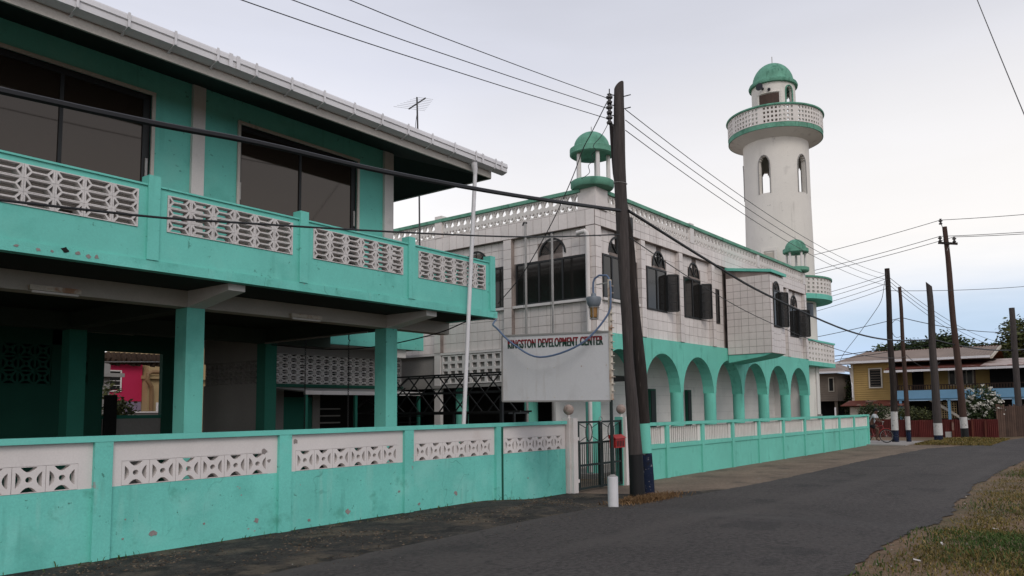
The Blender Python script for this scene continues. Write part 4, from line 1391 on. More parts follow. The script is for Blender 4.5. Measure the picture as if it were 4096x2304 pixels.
LH = PT - 0.10 - PB
LAT = lattice_mesh(0.27, LH)
segs_u = [(0.30, 5.70), (5.98, 11.45), (11.70, 16.75)]
for (a, b) in segs_u:
    n = round((b - a) / 0.27)
    w = (b - a) / n
    for i in range(n):
        place(LAT, 'lattice_block', mq, (a + w * (i + 0.5), 0.06, PB + LH / 2), scale=(w / 0.27, 1, 1))
segs_v = [(0.45, 5.72), (6.02, 11.6)]
for (a, b) in segs_v:
    n = round((b - a) / 0.27)
    w = (b - a) / n
    for i in range(n):
        place(LAT, 'lattice_block', mq, (0.06, a + w * (i + 0.5), PB + LH / 2), rz=R(90), scale=(w / 0.27, 1, 1))
MB().box(0.31, 16.6, -0.04, 0.16, PT - 0.098, PT).build('coping', 'dome', mq)
MB().box(-0.04, 0.16, 0.461, VE, PT - 0.098, PT).build('coping', 'dome', mq)
for (a, b) in ((5.70, 5.98), (11.45, 11.70), (16.75, 17.05)):
    MB().box(a, b, -0.02, 0.20, PB + 0.001, PT + (0.06 if a < 16 else -0.1)).build('parapet_post', 'white', mq)
MB().box(-0.02, 0.20, 5.72, 6.02, PB + 0.001, PT + 0.10).build('parapet_post', 'tile', mq)
MB().box(1.55, 1.95, -0.05, -0.007, 6.72, 7.16).build('access_panel', 'black_metal', mq)


def cupola(u, v, zb, s=1.0, wide=0.30):
    MB().box(u - wide, u + wide, v - wide, v + wide, PB + 0.001, zb).build('cupola_pedestal', 'tile', mq)
    c = MB().lathe([(0.30 * s, zb), (0.56 * s, zb + 0.03), (0.60 * s, zb + 0.08 * s), (0.60 * s, zb + 0.22 * s), (0.57 * s, zb + 0.24 * s)], (u, v), 32).build('cupola', 'dome', mq, True)
    zd = zb + 0.96 * s
    for k in range(5):
        a = R(18 + 72 * k)
        x, y = u + 0.45 * s * math.cos(a), v + 0.45 * s * math.sin(a)
        MB().lathe([(0.06 * s, zb + 0.242 * s), (0.055 * s, zd + 0.02)], (x, y), 12).build('cupola_column', 'white', c, True)
    MB().lathe([(0.40 * s, zd + 0.05), (0.57 * s, zd), (0.61 * s, zd + 0.03), (0.61 * s, zd + 0.19 * s), (0.58 * s, zd + 0.21 * s)] +
               [(0.50 * s * math.cos(R(t)), zd + 0.22 * s + 0.47 * s * math.sin(R(t))) for t in range(0, 86, 9)] + [(0.01, zd + 0.692 * s)], (u, v), 32).build('cupola_dome', 'dome', c, True)
    MB().tube([(u, v, zd + 0.68 * s), (u, v, zd + 0.85 * s)], 0.011, 6).build('finial', 'steel', c)


cupola(0.30, 0.25, 7.66, 1.0)
cupola(16.85, 0.3, 7.62, 0.92, 0.22)
# arcade
vsx = [(0.0, GL)]
outline = [(0.02, GL), (0.02, 2.15)]
arches = []
x = 0.12
for k in range(7):
    a, b = (0.12 + 2.43 * k, 2.34 + 2.43 * k) if k == 0 else (2.56 + 2.425 * (k - 1), 4.80 + 2.425 * (k - 1))
    arches.append((a, b))
for (a, b) in arches:
    c, r = (a + b) / 2, (b - a) / 2
    outline += [(a, 2.15)] + [(c - r * math.cos(math.pi * t / 16), 2.15 + 1.165 * math.sin(math.pi * t / 16)) for t in range(1, 16)] + [(b, 2.15)]
outline += [(UE + 0.05, 2.15), (UE + 0.05, GL)]
vs_, fs_ = shape2d(outline, [], 0.40)
MB().add(vs_, fs_, lambda x, y, z: (x, 0.22 - z, y)).build('arcade_wall', 'turq_mosque', mq)
cols = [0.10] + [(arches[k][1] + arches[k + 1][0]) / 2 for k in range(6)] + [16.98]
for c in cols:
    MB().lathe([(0.205, g(20) - 0.02), (0.205, 2.149)], (c, 0.22), 22).build('arcade_column', 'turq_mosque', mq, True)
MB().box(0.3, 16.9, 0.43, 1.6, 3.38, 3.45).build('arcade_ceiling', 'white', mq)
MB().box(0.3, UE, 1.6, 1.72, -0.1, 3.45).build('arcade_inner_wall', 'white', mq)
MB().box(-0.4, UE + 0.1, -0.1, 1.599, -0.3, -0.02).build('arcade_floor', 'slab', mq)
for j in range(10):
    MB().box(2.0, UE - 0.1, 1.596, 1.599, 0.3 + 0.3 * j, 0.304 + 0.3 * j).build('tile_joint', 'grey_plaster', mq)
for (a, b) in ((5.46, 5.86), (8.16, 8.5), (9.9, 10.2), (12.5, 12.85), (15.15, 15.5)):
    d = MB().box(a, b, 1.50, 1.5955, 0, 2.31).build('doorway', 'deep_green', mq)
    MB().box(a + 0.04, b - 0.08, 1.475, 1.499, 0.05, 2.25).build('door_grille', 'black_metal', d)
# entrance side, ground floor: recess, grille band, pipe
for j in range(4):
    for i in range(9):
        v0 = 3.35 + 0.3 * i
        if 5.7 < v0 < 6.2 or v0 > 8.3:
            continue
        gr = MB()
        shell(gr, [0, 0.05, 0.25, 0.30], [0, 0.04, 0.18, 0.22], lambda p, q: p == 1 and q == 1, lambda s_, t, d: (0.02 + d, v0 + s_, 2.48 + 0.222 * j + t), 0.0, 0.06)
        gr.build('grille_block', 'white', mq)
MB().box(0.09, 0.12, 3.22, 8.8, 2.45, 3.42).build('grille_backing', 'grey_plaster', mq)
MB().box(0.0, 0.12, 5.80, 6.06, 0, 3.449).build('pier', 'white', mq)
MB().box(0.0, 0.2, 0.5, 12, 3.38, 3.445).build('string_course', 'white', mq)
MB().box(-0.05, 0.12, 0.5, 12, 2.36, 2.447).build('ledge', 'grey_plaster', mq)
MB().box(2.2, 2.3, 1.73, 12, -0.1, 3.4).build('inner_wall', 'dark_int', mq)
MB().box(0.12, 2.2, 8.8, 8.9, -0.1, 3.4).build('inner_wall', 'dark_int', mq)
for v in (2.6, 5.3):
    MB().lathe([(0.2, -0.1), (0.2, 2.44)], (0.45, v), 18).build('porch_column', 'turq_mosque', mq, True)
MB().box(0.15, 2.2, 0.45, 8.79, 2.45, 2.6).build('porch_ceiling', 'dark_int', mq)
dp = MB().tube([(-0.04, 0.52, 6.42), (-0.10, 0.50, 6.44), (-0.10, 0.26, 6.46), (-0.085, 0.20, 6.40), (-0.08, 0.19, 6.28), (-0.08, 0.19, 0.0)], 0.062, 10)
dp.build('downpipe', 'white', mq, True)
# rear face simple
MB().box(0.0, UE - 0.13, VE + 0.001, VE + 0.1, 0, PB).build('wall', 'white', mq)

# ================================================================== minaret
mc = Vector((36.9, 12.65))
azc = R(71.07)
dirv = Vector((math.sin(azc), math.cos(azc)))
rgt = Vector((math.cos(azc), -math.sin(azc)))


def mpos(phi, r, z):
    p = mc - dirv * math.cos(phi) * r + rgt * math.sin(phi) * r
    return (p.x, p.y, z)


mn = thing('minaret', 'tall round white minaret with a green dome and a pierced ring balcony', 'minaret', (mc.x, mc.y, -0.2))
RS = 1.565


def wopen(zc0, zc1, zarch, half, centres):
    def f(phi, z):
        for c in centres:
            d = (math.degrees(phi) - c + 180) % 360 - 180
            if zc0 < z < zarch and abs(d) < half:
                return True
            if zarch <= z < zc1 and (d / half) ** 2 + ((z - zarch) / (zc1 - zarch)) ** 2 < 1:
                return True
        return False
    return f


cen = [-21, 49, 131, 201, -90]
fo = wopen(11.8, 13.6, 13.15, 9.6, cen)
S = [R(-180 + 2.0 * i) for i in range(181)]
Tz = [11.6 + 0.1 * i for i in range(22)]
sh = MB()
shell(sh, S, Tz, lambda i, j: fo((S[i] + S[min(i + 1, 180)]) / 2, Tz[j] + 0.05), lambda s_, t, d: mpos(s_, RS - d, t), 0, 0.2)
S2 = [R(-180 + 6 * i) for i in range(61)]
shell(sh, S2, [-0.2, 3, 6, 9, 11.6], lambda i, j: False, lambda s_, t, d: mpos(s_, RS - d + (0.03 if t < 9.2 else 0), t), 0, 0.2)
shell(sh, S2, [13.7, 14.7], lambda i, j: False, lambda s_, t, d: mpos(s_, RS - d, t), 0, 0.2)
shaft = sh.build('shaft', 'minaret', mn, True)
for c in cen[:2] + cen[4:]:
    trim = MB()
    pts = [mpos(R(c - 10.4), RS + 0.012, 11.78), mpos(R(c - 10.4), RS + 0.012, 13.15)] + [mpos(R(c - 10.4 * math.cos(math.pi * k / 8)), RS + 0.012, 13.15 + 0.5 * math.sin(math.pi * k / 8)) for k in range(1, 8)] + [mpos(R(c + 10.4), RS + 0.012, 13.15), mpos(R(c + 10.4), RS + 0.012, 11.78)]
    trim.tube(pts, 0.028, 6)
    trim.build('window_trim', 'grey_plaster', shaft)
# ring balcony
gal = MB()
for za, zb_, r in ((14.70, 14.93, 2.26),):
    gal.lathe([(1.5, za + 0.02), (r - 0.25, za - 0.02), (r, za), (r, zb_), (1.0, zb_ + 0.005)], (mc.x, mc.y), 64)
ring = gal.build('ring_balcony', 'dome', mn, True)
MB().lathe([(1.56, 14.45), (2.22, 14.695)], (mc.x, mc.y), 64, False, False).build('ring_underside', 'minaret', ring, True)


def pierced(phi0, phi1, r, z0, z1, ncol, nrow, parent, gapfrac=0.5, group_every=0, name='pierced_parapet', mat='lattice'):
    sl_, hs_ = [phi0], set()
    dphi = (phi1 - phi0) / ncol
    for i in range(ncol):
        a = phi0 + dphi * i
        sl_ += [a + dphi * (0.5 - gapfrac / 2), a + dphi * (0.5 + gapfrac / 2)]
        if not (group_every and i % group_every == group_every - 1):
            hs_.add(2 * i + 1)
    sl_.append(phi1)
    tl_, ht = [z0], set()
    dz = (z1 - z0) / nrow
    for j in range(nrow):
        tl_ += [z0 + dz * (j + 0.22), z0 + dz * (j + 0.78)]
        ht.add(2 * j + 1)
    tl_.append(z1)
    mb = MB()
    shell(mb, sl_, tl_, lambda i, j: i in hs_ and j in ht, lambda s_, t, d: mpos(s_, r - d, t), 0, 0.11)
    return mb.build(name, mat, parent, True)


pierced(R(-180), R(180), 2.27, 14.931, 15.74, 78, 4, mn, 0.55, 9)
MB().lathe([(2.16, 15.741), (2.33, 15.741), (2.35, 15.78), (2.33, 15.83), (2.16, 15.83)], (mc.x, mc.y), 64, False, False).build('balcony_coping', 'dome', mn, True)
# lantern
fl = wopen(15.2, 17.2, 16.95, 12, [45, 135, -135])
S3 = [R(-180 + 3 * i) for i in range(121)]
T3 = [14.94 + 0.1 * i for i in range(26)]
ln = MB()
shell(ln, S3, T3, lambda i, j: fl((S3[i] + S3[i + 1]) / 2 if i < 120 else 0, T3[j] + 0.05), lambda s_, t, d: mpos(s_, 1.05 - d, t), 0, 0.14)
lant = ln.build('lantern', 'minaret', mn, True)
dr = MB()
shell(dr, [R(-38 + 6.5 * q) for q in range(9)], [15.0, 16.82], lambda i, j: False, lambda s_, t, d: mpos(s_, 1.075 - d, t), 0, 0.02)
dr.build('lantern_door', 'brown_wood', lant)
fd = MB()
for ph in (-41, 17):
    fd.bar(mpos(R(ph), 1.07, 14.95), mpos(R(ph), 1.07, 16.88), 0.07)
fd.tube([mpos(R(ph), 1.07, 16.88) for ph in range(-46, 23, 8)], 0.035, 6)
fd.build('door_frame', 'minaret', lant)
tr = MB().tube([mpos(R(33), 1.06, 15.0), mpos(R(33), 1.06, 16.95)] + [mpos(R(45 - 12.5 * math.cos(math.pi * k / 6)), 1.06, 16.95 + 0.28 * math.sin(math.pi * k / 6)) for k in range(1, 6)] + [mpos(R(57.5), 1.06, 16.95), mpos(R(57), 1.06, 15.0)], 0.035, 6)
tr.build('window_trim', 'dome', lant)
dm = [(1.05, 17.38), (1.17, 17.40), (1.19, 17.48), (1.15, 17.58), (1.06, 17.60)] + [(1.0 * math.cos(R(t)), 17.61 + 1.08 * math.sin(R(t))) for t in range(4, 88, 7)] + [(0.01, 18.69)]
MB().lathe(dm, (mc.x, mc.y), 40).build('dome', 'dome', mn, True)
MB().tube([(mc.x, mc.y, 18.68), (mc.x, mc.y, 19.1)], 0.02, 6).build('finial', 'steel', mn)
# door onto the mosque roof, lower balconies, small window, meter pipe
dd = MB()
shell(dd, [R(-26 + 4.5 * q) for q in range(5)], [7.3, 8.9], lambda i, j: False, lambda s_, t, d: mpos(s_, RS + 0.05 - d, t), 0, 0.03)
dd.build('roof_door', 'trim', mn)
fr = MB()
for ph in (-28.5, -5.5):
    fr.bar(mpos(R(ph), RS + 0.05, 7.2), mpos(R(ph), RS + 0.05, 9.0), 0.14)
fr.bar(mpos(R(-30), RS + 0.06, 9.05), mpos(R(-4), RS + 0.06, 9.05), 0.1, 0.14)
fr.build('door_frame', 'minaret', mn)
rs2 = MB()
shell(rs2, [R(8 + 4 * i) for i in range(38)], [6.60, 6.83], lambda i, j: False, lambda s_, t, d: mpos(s_, 2.33 - d, t), 0, 0.77)
rs2.build('lower_ring_balcony', 'turq_mosque', mn)
pierced(R(8), R(156), 2.30, 6.831, 7.58, 22, 4, mn, 0.5, 0)
cp2 = MB()
shell(cp2, [R(7 + 3 * i) for i in range(51)], [7.581, 7.66], lambda i, j: False, lambda s_, t, d: mpos(s_, 2.36 - d, t), 0, 0.2)
cp2.build('balcony_coping', 'dome', mn)
wn_ = MB()
shell(wn_, [R(30 + 4 * q) for q in range(9)], [5.85, 6.5], lambda i, j: False, lambda s_, t, d: mpos(s_, RS + 0.05 - d, t), 0, 0.03)
wn_.build('louver_window', 'glass_mosque', mn)
# square balcony low on the minaret, in front of the shaft
ex = Vector((math.cos(MA), math.sin(MA)))
ey = Vector((-math.sin(MA), math.cos(MA)))


def mloc(u, v, z):
    p = Vector((17.43, 11.0)) + ex * u + ey * v
    return (p.x, p.y, z)


bx_ = MB()
bx_.box(17.16, 21.0, 0.0, 1.4, 3.50, 3.69, lambda u, v, z: mloc(u, v, z))
bx_.build('square_balcony', 'turq_mosque', mn)


def flat_pierced(f, n, rows, z0, z1):
    sl_, hs_ = [0], set()
    for i in range(n):
        sl_ += [(i + 0.27) / n, (i + 0.73) / n]
        hs_.add(2 * i + 1)
    sl_.append(1)
    tl_, ht = [z0], set()
    dz = (z1 - z0) / rows
    for j in range(rows):
        tl_ += [z0 + dz * (j + 0.25), z0 + dz * (j + 0.75)]
        ht.add(2 * j + 1)
    tl_.append(z1)
    mb = MB()
    shell(mb, sl_, tl_, lambda i, j: i in hs_ and j in ht, f, 0, 0.09)
    return mb.build('pierced_parapet', 'lattice', mn)


flat_pierced(lambda s_, t, d: mloc(17.16 + 3.82 * s_, 0.02 + d, t), 9, 4, 3.691, 4.60)
flat_pierced(lambda s_, t, d: mloc(20.98 - d, 0.115 + 1.25 * s_, t), 4, 4, 3.691, 4.60)
cpp = MB().box(17.14, 21.02, -0.02, 0.13, 4.601, 4.68, lambda u, v, z: mloc(u, v, z))
cpp.build('balcony_coping', 'turq_mosque', mn)
MB().tube([mpos(R(62), RS + 0.06, 3.5), mpos(R(62), RS + 0.06, 0.9)], 0.05, 8).build('pipe', 'white', mn)
MB().box(-0.1, 0.1, -0.08, 0.08, 0.75, 1.3, lambda x, y, z: (mpos(R(64), RS + 0.12, 0)[0] + x, mpos(R(64), RS + 0.12, 0)[1] + y, z)).build('meter_box', 'grey_plaster', mn)
nw = MB()
shell(nw, [R(14 + 4 * q) for q in range(6)], [2.5, 3.3], lambda i, j: False, lambda s_, t, d: mpos(s_, RS + 0.05 - d, t), 0, 0.03)
nw.build('shutter', 'grey_board', mn)
# loudspeaker
sp = thing('loudspeaker', 'small dark horn loudspeaker under the minaret dome', 'loudspeaker', mpos(R(-27), 1.1, 17.2))
p0, p1 = Vector(mpos(R(-27), 1.04, 17.12)), Vector(mpos(R(-27), 1.42, 17.12))
MB().tube([p0, p0.lerp(p1, 0.3), p0.lerp(p1, 0.6), p1], [0.06, 0.07, 0.10, 0.19], 12).build('horn', 'speaker', sp, True)
MB().ball(tuple(Vector(mpos(R(-10), 1.12, 17.0))), 0.08, 10).build('driver', 'speaker', sp, True)

# ================================================================== mosque boundary wall with balusters
MF = 9.46
mf = thing('baluster_wall', 'low turquoise wall with white balusters in front of the mosque arcade', 'wall', (27, MF, -0.15))
mpx = [16.25, 18.30, 20.48, 22.65, 24.85, 27.22, 29.6, 31.93, 34.25, 36.6, 39.12]
zr = lambda x: 1.29 - 0.045 * (x - 17.4) / 22
for x in mpx:
    MB().box(x - 0.085, x + 0.085, MF - 0.05, MF + 0.13, -0.45, zr(x) - 0.081).build('post', 'turq_mosque', mf)
bal_me = MB().lathe([(0.028, 0), (0.028, 0.425)], (0, 0), 8).mesh('baluster')
smooth_mesh(bal_me)
bal_me.materials.append(M['lattice'])
for a, b in zip(mpx, mpx[1:]):
    x0, x1 = a + 0.085, b - 0.085
    c = (a + b) / 2
    zc = zr(c)
    P_ = lambda dy0, dy1, z0, z1, mat, nm: MB().box(x0, x1, MF + dy0, MF + dy1, zc + z0, zc + z1).build(nm, mat, mf)
    P_(0.0, 0.09, -1.75, -0.661, 'turq_mosque', 'panel')
    P_(-0.03, 0.11, -0.66, -0.55, 'turq_mosque', 'rail')
    n = 15
    x0b, x1b = x0 + 0.02, x1 - 0.22
    MB().box(x1 - 0.19, x1, MF + 0.01, MF + 0.08, zc - 0.549, zc - 0.101).build('panel', 'lattice', mf)
    for i in range(n):
        place(bal_me, 'baluster', mf, (x0b + (x1b - x0b) * (i + 0.5) / n, MF + 0.04, zc - 0.545))
cop = MB()
cop.add([(x, y, zr(x) + z) for x in (16.1, 39.25) for y in (MF - 0.06, MF + 0.14) for z in (-0.08, 0)], [(0, 1, 3, 2), (4, 6, 7, 5), (0, 4, 5, 1), (2, 3, 7, 6), (0, 2, 6, 4), (1, 5, 7, 3)])
cop.build('coping', 'turq_mosque', mf)
MB().box(39.04, 39.2, MF + 0.131, 16.0, -0.4, 1.16).build('side_panel', 'turq_mosque', mf)

# ================================================================== sign and its posts
A0, A1 = Vector((11.53, 9.42, 0)), Vector((11.77, 7.16, 0))
ax = (A1 - A0).normalized()
nx = Vector((ax.y, -ax.x, 0))       # faces the camera side
if nx.x > 0:
    nx = -nx
sg = thing('sign_board', 'large pale sign board reading KINGSTON DEVELOPMENT CENTER', 'sign', (11.65, 8.3, 1.8))
q = [A0, A1]
pan = MB().prism([A0 + Vector((0, 0, 1.83)), A1 + Vector((0, 0, 1.80)), A1 + Vector((0, 0, 3.00)), A0 + Vector((0, 0, 3.055))], nx * -0.04)
pan.build('panel', 'sign', sg)
for (p_, q_) in (((A0, 1.815), (A1, 1.785)), ((A0, 3.07), (A1, 3.015)), ((A0, 1.82), (A0, 3.06))):
    MB().bar(p_[0] + Vector((0, 0, p_[1])) + nx * 0.001, q_[0] + Vector((0, 0, q_[1])) + nx * 0.001, 0.03, 0.03).build('frame', 'grey_plaster', sg)
MB().bar(A0 + Vector((0.32, 0.27, 1.90)), A0 + Vector((0.03, 0.01, 1.90)), 0.04).build('bracket', 'black_metal', sg)
MB().bar(A0 + Vector((0.32, 0.29, 0)), A0 + Vector((0.32, 0.29, 1.95)), 0.06).build('post', 'black_metal', sg)
for t_ in (0.03, 0.25, 0.5, 0.75, 0.97):
    for z_ in (1.87, 2.42, 2.97 - 0.03 * t_):
        c_ = A0.lerp(A1, t_) + Vector((0, 0, z_)) + nx * 0.002
        MB().tube([c_, c_ + nx * 0.006], 0.009, 8).build('rivet', 'rusty', sg)
txt = D.curves.new('lettering', 'FONT')
txt.body = 'KINGSTON DEVELOPMENT CENTER'
txt.size = 0.30
txt.extrude = 0.002
txt.offset = 0.004
txt.space_character = 1.12
to = D.objects.new('lettering', txt)
tme = D.meshes.new_from_object(to)
bm = bmesh.new()
bm.from_mesh(tme)
base_g = list(bm.verts) + list(bm.edges) + list(bm.faces)
for k_ in (1, 2, 3):
    dup_g = bmesh.ops.duplicate(bm, geom=base_g)['geom']
    for e_ in dup_g:
        if isinstance(e_, bmesh.types.BMVert):
            e_.co.x += 0.011 * k_
            e_.co.z += 0.0006 * k_
bm.to_mesh(tme)
bm.free()
D.objects.remove(to)
xs = [v.co.x for v in tme.vertices]
ys = [v.co.y for v in tme.vertices]
wx, wy_ = max(xs) - min(xs), max(ys) - min(ys)
L = (A1 - A0).length
t0, t1 = 0.055, 0.945
for v in tme.vertices:
    s_ = (v.co.x - min(xs)) / wx
    h_ = (v.co.y - min(ys)) / wy_
    p_ = A0 + ax * L * (t0 + (t1 - t0) * s_) + nx * (0.004 + v.co.z)
    z_ = 2.815 - 0.03 * s_ + h_ * 0.165
    v.co = (p_.x - 11.65, p_.y - 8.3, z_ - 1.8)
lm = D.materials.new('red_over_green_lettering')
lm.use_nodes = True
nt = lm.node_tree
ge = nt.nodes.new('ShaderNodeNewGeometry')
sx = nt.nodes.new('ShaderNodeSeparateXYZ')
nt.links.new(ge.outputs['Position'], sx.inputs[0])
ma = nt.nodes.new('ShaderNodeMath')
ma.operation = 'ADD'
nt.links.new(sx.outputs['Z'], ma.inputs[0])
mb_ = nt.nodes.new('ShaderNodeMath')
mb_.operation = 'MULTIPLY'
nt.links.new(sx.outputs['Y'], mb_.inputs[0])
mb_.inputs[1].default_value = -0.0149
nt.links.new(mb_.outputs[0], ma.inputs[1])
st = nt.nodes.new('ShaderNodeMath')
st.operation = 'GREATER_THAN'
st.inputs[1].default_value = 2.885 - 0.0149 * 8.2
nt.links.new(ma.outputs[0], st.inputs[0])
mx_ = nt.nodes.new('ShaderNodeMix')
mx_.data_type = 'RGBA'
mx_.inputs[6].default_value = (0.006, 0.04, 0.025, 1)
mx_.inputs[7].default_value = (0.17, 0.006, 0.012, 1)
nt.links.new(st.outputs[0], mx_.inputs[0])
nt.links.new(mx_.outputs[2], nt.nodes['Principled BSDF'].inputs['Base Color'])
nt.nodes['Principled BSDF'].inputs['Roughness'].default_value = 0.7
tme.materials.clear()
tme.materials.append(lm)
lo = D.objects.new('lettering', tme)
COL.objects.link(lo)
lo.parent = sg

# lamp post standing in a white pipe at the sign's right edge
lx, ly = 11.79, 7.165
lp = thing('lamp_post', 'rust-streaked lamp post in a white pipe base, holding the right edge of the sign', 'lamp post', (lx, ly, g(lx)))
MB().lathe([(0.092, -0.12), (0.092, 0.455), (0.086, 0.46)], (lx, ly), 24).build('pipe_base', 'pvc', lp, True)
MB().lathe([(0.084, 0.461), (0.05, 0.485), (0.032, 0.50)], (lx, ly), 16).build('concrete_fill', 'grey_plaster', lp, True)
MB().tube([(lx, ly, 0.49), (lx, ly, 1.80)], 0.03, 8).build('lower_pole', 'gate_metal', lp)
ch = MB()
ch.box(lx - 0.035, lx + 0.035, ly - 0.035, ly + 0.005, 1.80, 3.95)
ch.build('channel_pole', 'rusty', lp)
for k in range(16):
    z = 1.95 + 0.125 * k
    MB().box(lx - 0.037, lx + 0.037, ly - 0.075, ly - 0.036, z, z + 0.012).build('rung', 'rusty', lp)
arm = MB().tube([(lx, ly - 0.01, 3.90), (lx, ly, 3.98), (lx, ly + 0.04, 4.03), (lx, ly + 0.2, 4.05), (lx, ly + 0.30, 4.00), (lx, ly + 0.33, 3.93), (lx, ly + 0.335, 3.80), (lx, ly + 0.33, 3.74)], 0.018, 8)
arm.build('arm', 'hose', lp, True)
MB().bar((lx, ly, 3.90), (lx, ly + 0.26, 3.885), 0.02).build('arm_brace', 'steel', lp)
lant_y = ly + 0.325
hd = MB().lathe([(0.03, 3.74), (0.045, 3.72), (0.05, 3.68), (0.13, 3.665), (0.14, 3.64), (0.12, 3.54), (0.10, 3.50), (0.09, 3.49)], (lx, lant_y), 18).build('lantern_head', 'lamp_grey', lp, True)
MB().lathe([(0.075, 3.488), (0.07, 3.30), (0.055, 3.285)], (lx, lant_y), 14).build('lantern_glass', 'amber', lp, True)
for k in range(6):
    a = R(60 * k + 20)
    MB().tube([(lx + 0.095 * math.cos(a), lant_y + 0.095 * math.sin(a), 3.49), (lx + 0.075 * math.cos(a), lant_y + 0.075 * math.sin(a), 3.27)], 0.006, 5).build('cage_wire', 'steel', lp)
for z, r in ((3.475, 0.097), (3.27, 0.076)):
    MB().tube([(lx + r * math.cos(R(24 * k)), lant_y + r * math.sin(R(24 * k)), z) for k in range(15)], 0.007, 5, True).build('cage_ring', 'steel', lp)

# two thin flagpoles between the sign and the mosque
for i, (y, zt_, lab) in enumerate(((12.64, 6.71, 'left and taller of two thin steel flagpoles before the mosque windows'), (11.76, 6.31, 'right and shorter of two thin steel flagpoles before the mosque windows'))):
    fp = thing('flagpole', lab, 'flagpole', (16.5, y, -0.1), group='flagpoles')
    MB().tube([(16.5, y, -0.1), (16.5, y, zt_)], 0.033, 8).build('pole', 'steel', fp)
    MB().tube([(16.5, y - 0.05, zt_ + 0.01), (16.5, y + 0.06, zt_ + 0.03), (16.5, y + 0.09, zt_ - 0.05)], 0.025, 6).build('pulley', 'black_metal', fp)
    MB().tube([(16.46, y + 0.05, zt_ - 0.03), (16.46, y + 0.05, 1.0)], 0.005, 4).build('halyard', 'wire_grey', fp)


# ================================================================== utility poles
def wobble(p, q, r0, r1, n=10, amp=0.02, seed=0):
    p, q = Vector(p), Vector(q)
    pts, rs_ = [], []
    for i in range(n + 1):
        t = i / n
        o_ = Vector((mnoise.noise((seed, t * 3, 0)), mnoise.noise((seed, t * 3, 7)), 0)) * amp * (1 if 0 < i < n else 0)
        pts.append(p.lerp(q, t) + o_)
        rs_.append(r0 + (r1 - r0) * t + 0.006 * mnoise.noise((seed, t * 5, 3)))
    return pts, rs_


def pole_part(name, mat, p, q, r0, r1, parent, n=10, amp=0.02, seed=0, skew=0.0):
    pts, rs_ = wobble(p, q, r0, r1, n, amp, seed)
    mb = MB().tube(pts, rs_, 14)
    if skew:
        for i in range(14):
            k = n * 14 + i
            v = mb.v[k]
            mb.v[k] = (v[0], v[1], v[2] - skew * (v[1] - pts[-1].y))
    return mb.build(name, mat, parent, True)


def insulator(c, parent, s=1.0):
    prof = [(0.022, -0.09), (0.05, -0.08), (0.055, -0.05), (0.03, -0.03), (0.03, 0.0), (0.06, 0.015), (0.062, 0.045), (0.03, 0.06), (0.028, 0.08), (0.045, 0.09), (0.02, 0.10)]
    return MB().lathe([(r * s, c[2] + z * s) for r, z in prof], (c[0], c[1]), 12).build('insulator', 'porcelain', parent, True)


up = thing('utility_pole', 'tall grey wooden utility pole with a black-painted foot beside the gate', 'utility pole', (13.85, 7.86, g(13.85)))
POLE_A = [(13.85, 7.84, -0.2, 0.157), (13.84, 7.86, 0.72, 0.145), (13.80, 7.95, 2.7, 0.104), (13.80, 8.0, 4.1, 0.113), (13.80, 8.03, 5.3, 0.128), (13.80, 8.07, 7.0, 0.130), (13.80, 8.04, 8.45, 0.104)]


def pole_at(tab, z):
    for a_, b_ in zip(tab, tab[1:]):
        if a_[2] <= z <= b_[2]:
            t = (z - a_[2]) / (b_[2] - a_[2])
            return [a_[i] + (b_[i] - a_[i]) * t for i in range(4)]
    return list(tab[-1])


def pole_curve(name, mat, tab, z0, z1, parent, seed=0, skew=0.0, step=0.35):
    n = max(2, int((z1 - z0) / step))
    pts, rs_ = [], []
    for i in range(n + 1):
        z = z0 + (z1 - z0) * i / n
        p = pole_at(tab, z)
        k = 0.012 if 0 < i < n else 0
        pts.append(Vector((p[0] + k * mnoise.noise((seed, z, 0)), p[1] + k * mnoise.noise((seed, z, 7)), z)))
        rs_.append(p[3] * (1 + 0.04 * mnoise.noise((seed, z * 1.3, 3))))
    mb = MB().tube(pts, rs_, 16)
    if skew:
        for i in range(16):
            k = n * 16 + i
            v = mb.v[k]
            mb.v[k] = (v[0], v[1], v[2] - skew * (v[1] - pts[-1].y))
    return mb.build(name, mat, parent, True)


lerp0 = lambda z: Vector(pole_at(POLE_A, z)[:3])
pole_curve('pole_foot', 'pole_black', POLE_A, -0.2, 0.72, up, 1)
pole_curve('pole_shaft', 'wood_pole', POLE_A, 0.722, 8.45, up, 1, skew=0.9)
for k, z in enumerate((8.14, 7.92, 7.70)):
    c = lerp0(z) + Vector((-0.19, 0.12, 0))
    insulator(c, up, 1.15)
MB().tube([lerp0(8.36) + Vector((-0.19, 0.12, 0)), lerp0(7.58) + Vector((-0.19, 0.12, 0))], 0.012, 6).build('bracket_rod', 'black_metal', up)
for z in (8.24, 8.02, 7.80, 7.60):
    MB().bar(lerp0(z) + Vector((-0.05, 0.04, 0)), lerp0(z) + Vector((-0.19, 0.12, 0)), 0.03, 0.012).build('bracket_arm', 'black_metal', up)
for z in (8.2, 7.93):
    MB().tube([lerp0(z) + Vector((0.0, -0.10, 0)), lerp0(z) + Vector((0.05, -0.26, 0.02))], 0.012, 6).build('bolt', 'black_metal', up)
MB().tube([lerp0(6.35) + Vector((0.142 * math.cos(R(24 * k)), 0.142 * math.sin(R(24 * k)), 0.02 * math.sin(R(24 * k)))) for k in range(15)], 0.007, 5, True).build('wire_band', 'steel', up)
us = thing('utility_pole', 'shorter dark split pole with green and blue bands, leaning behind the grey one', 'utility pole', (14.35, 7.92, g(14.3)))
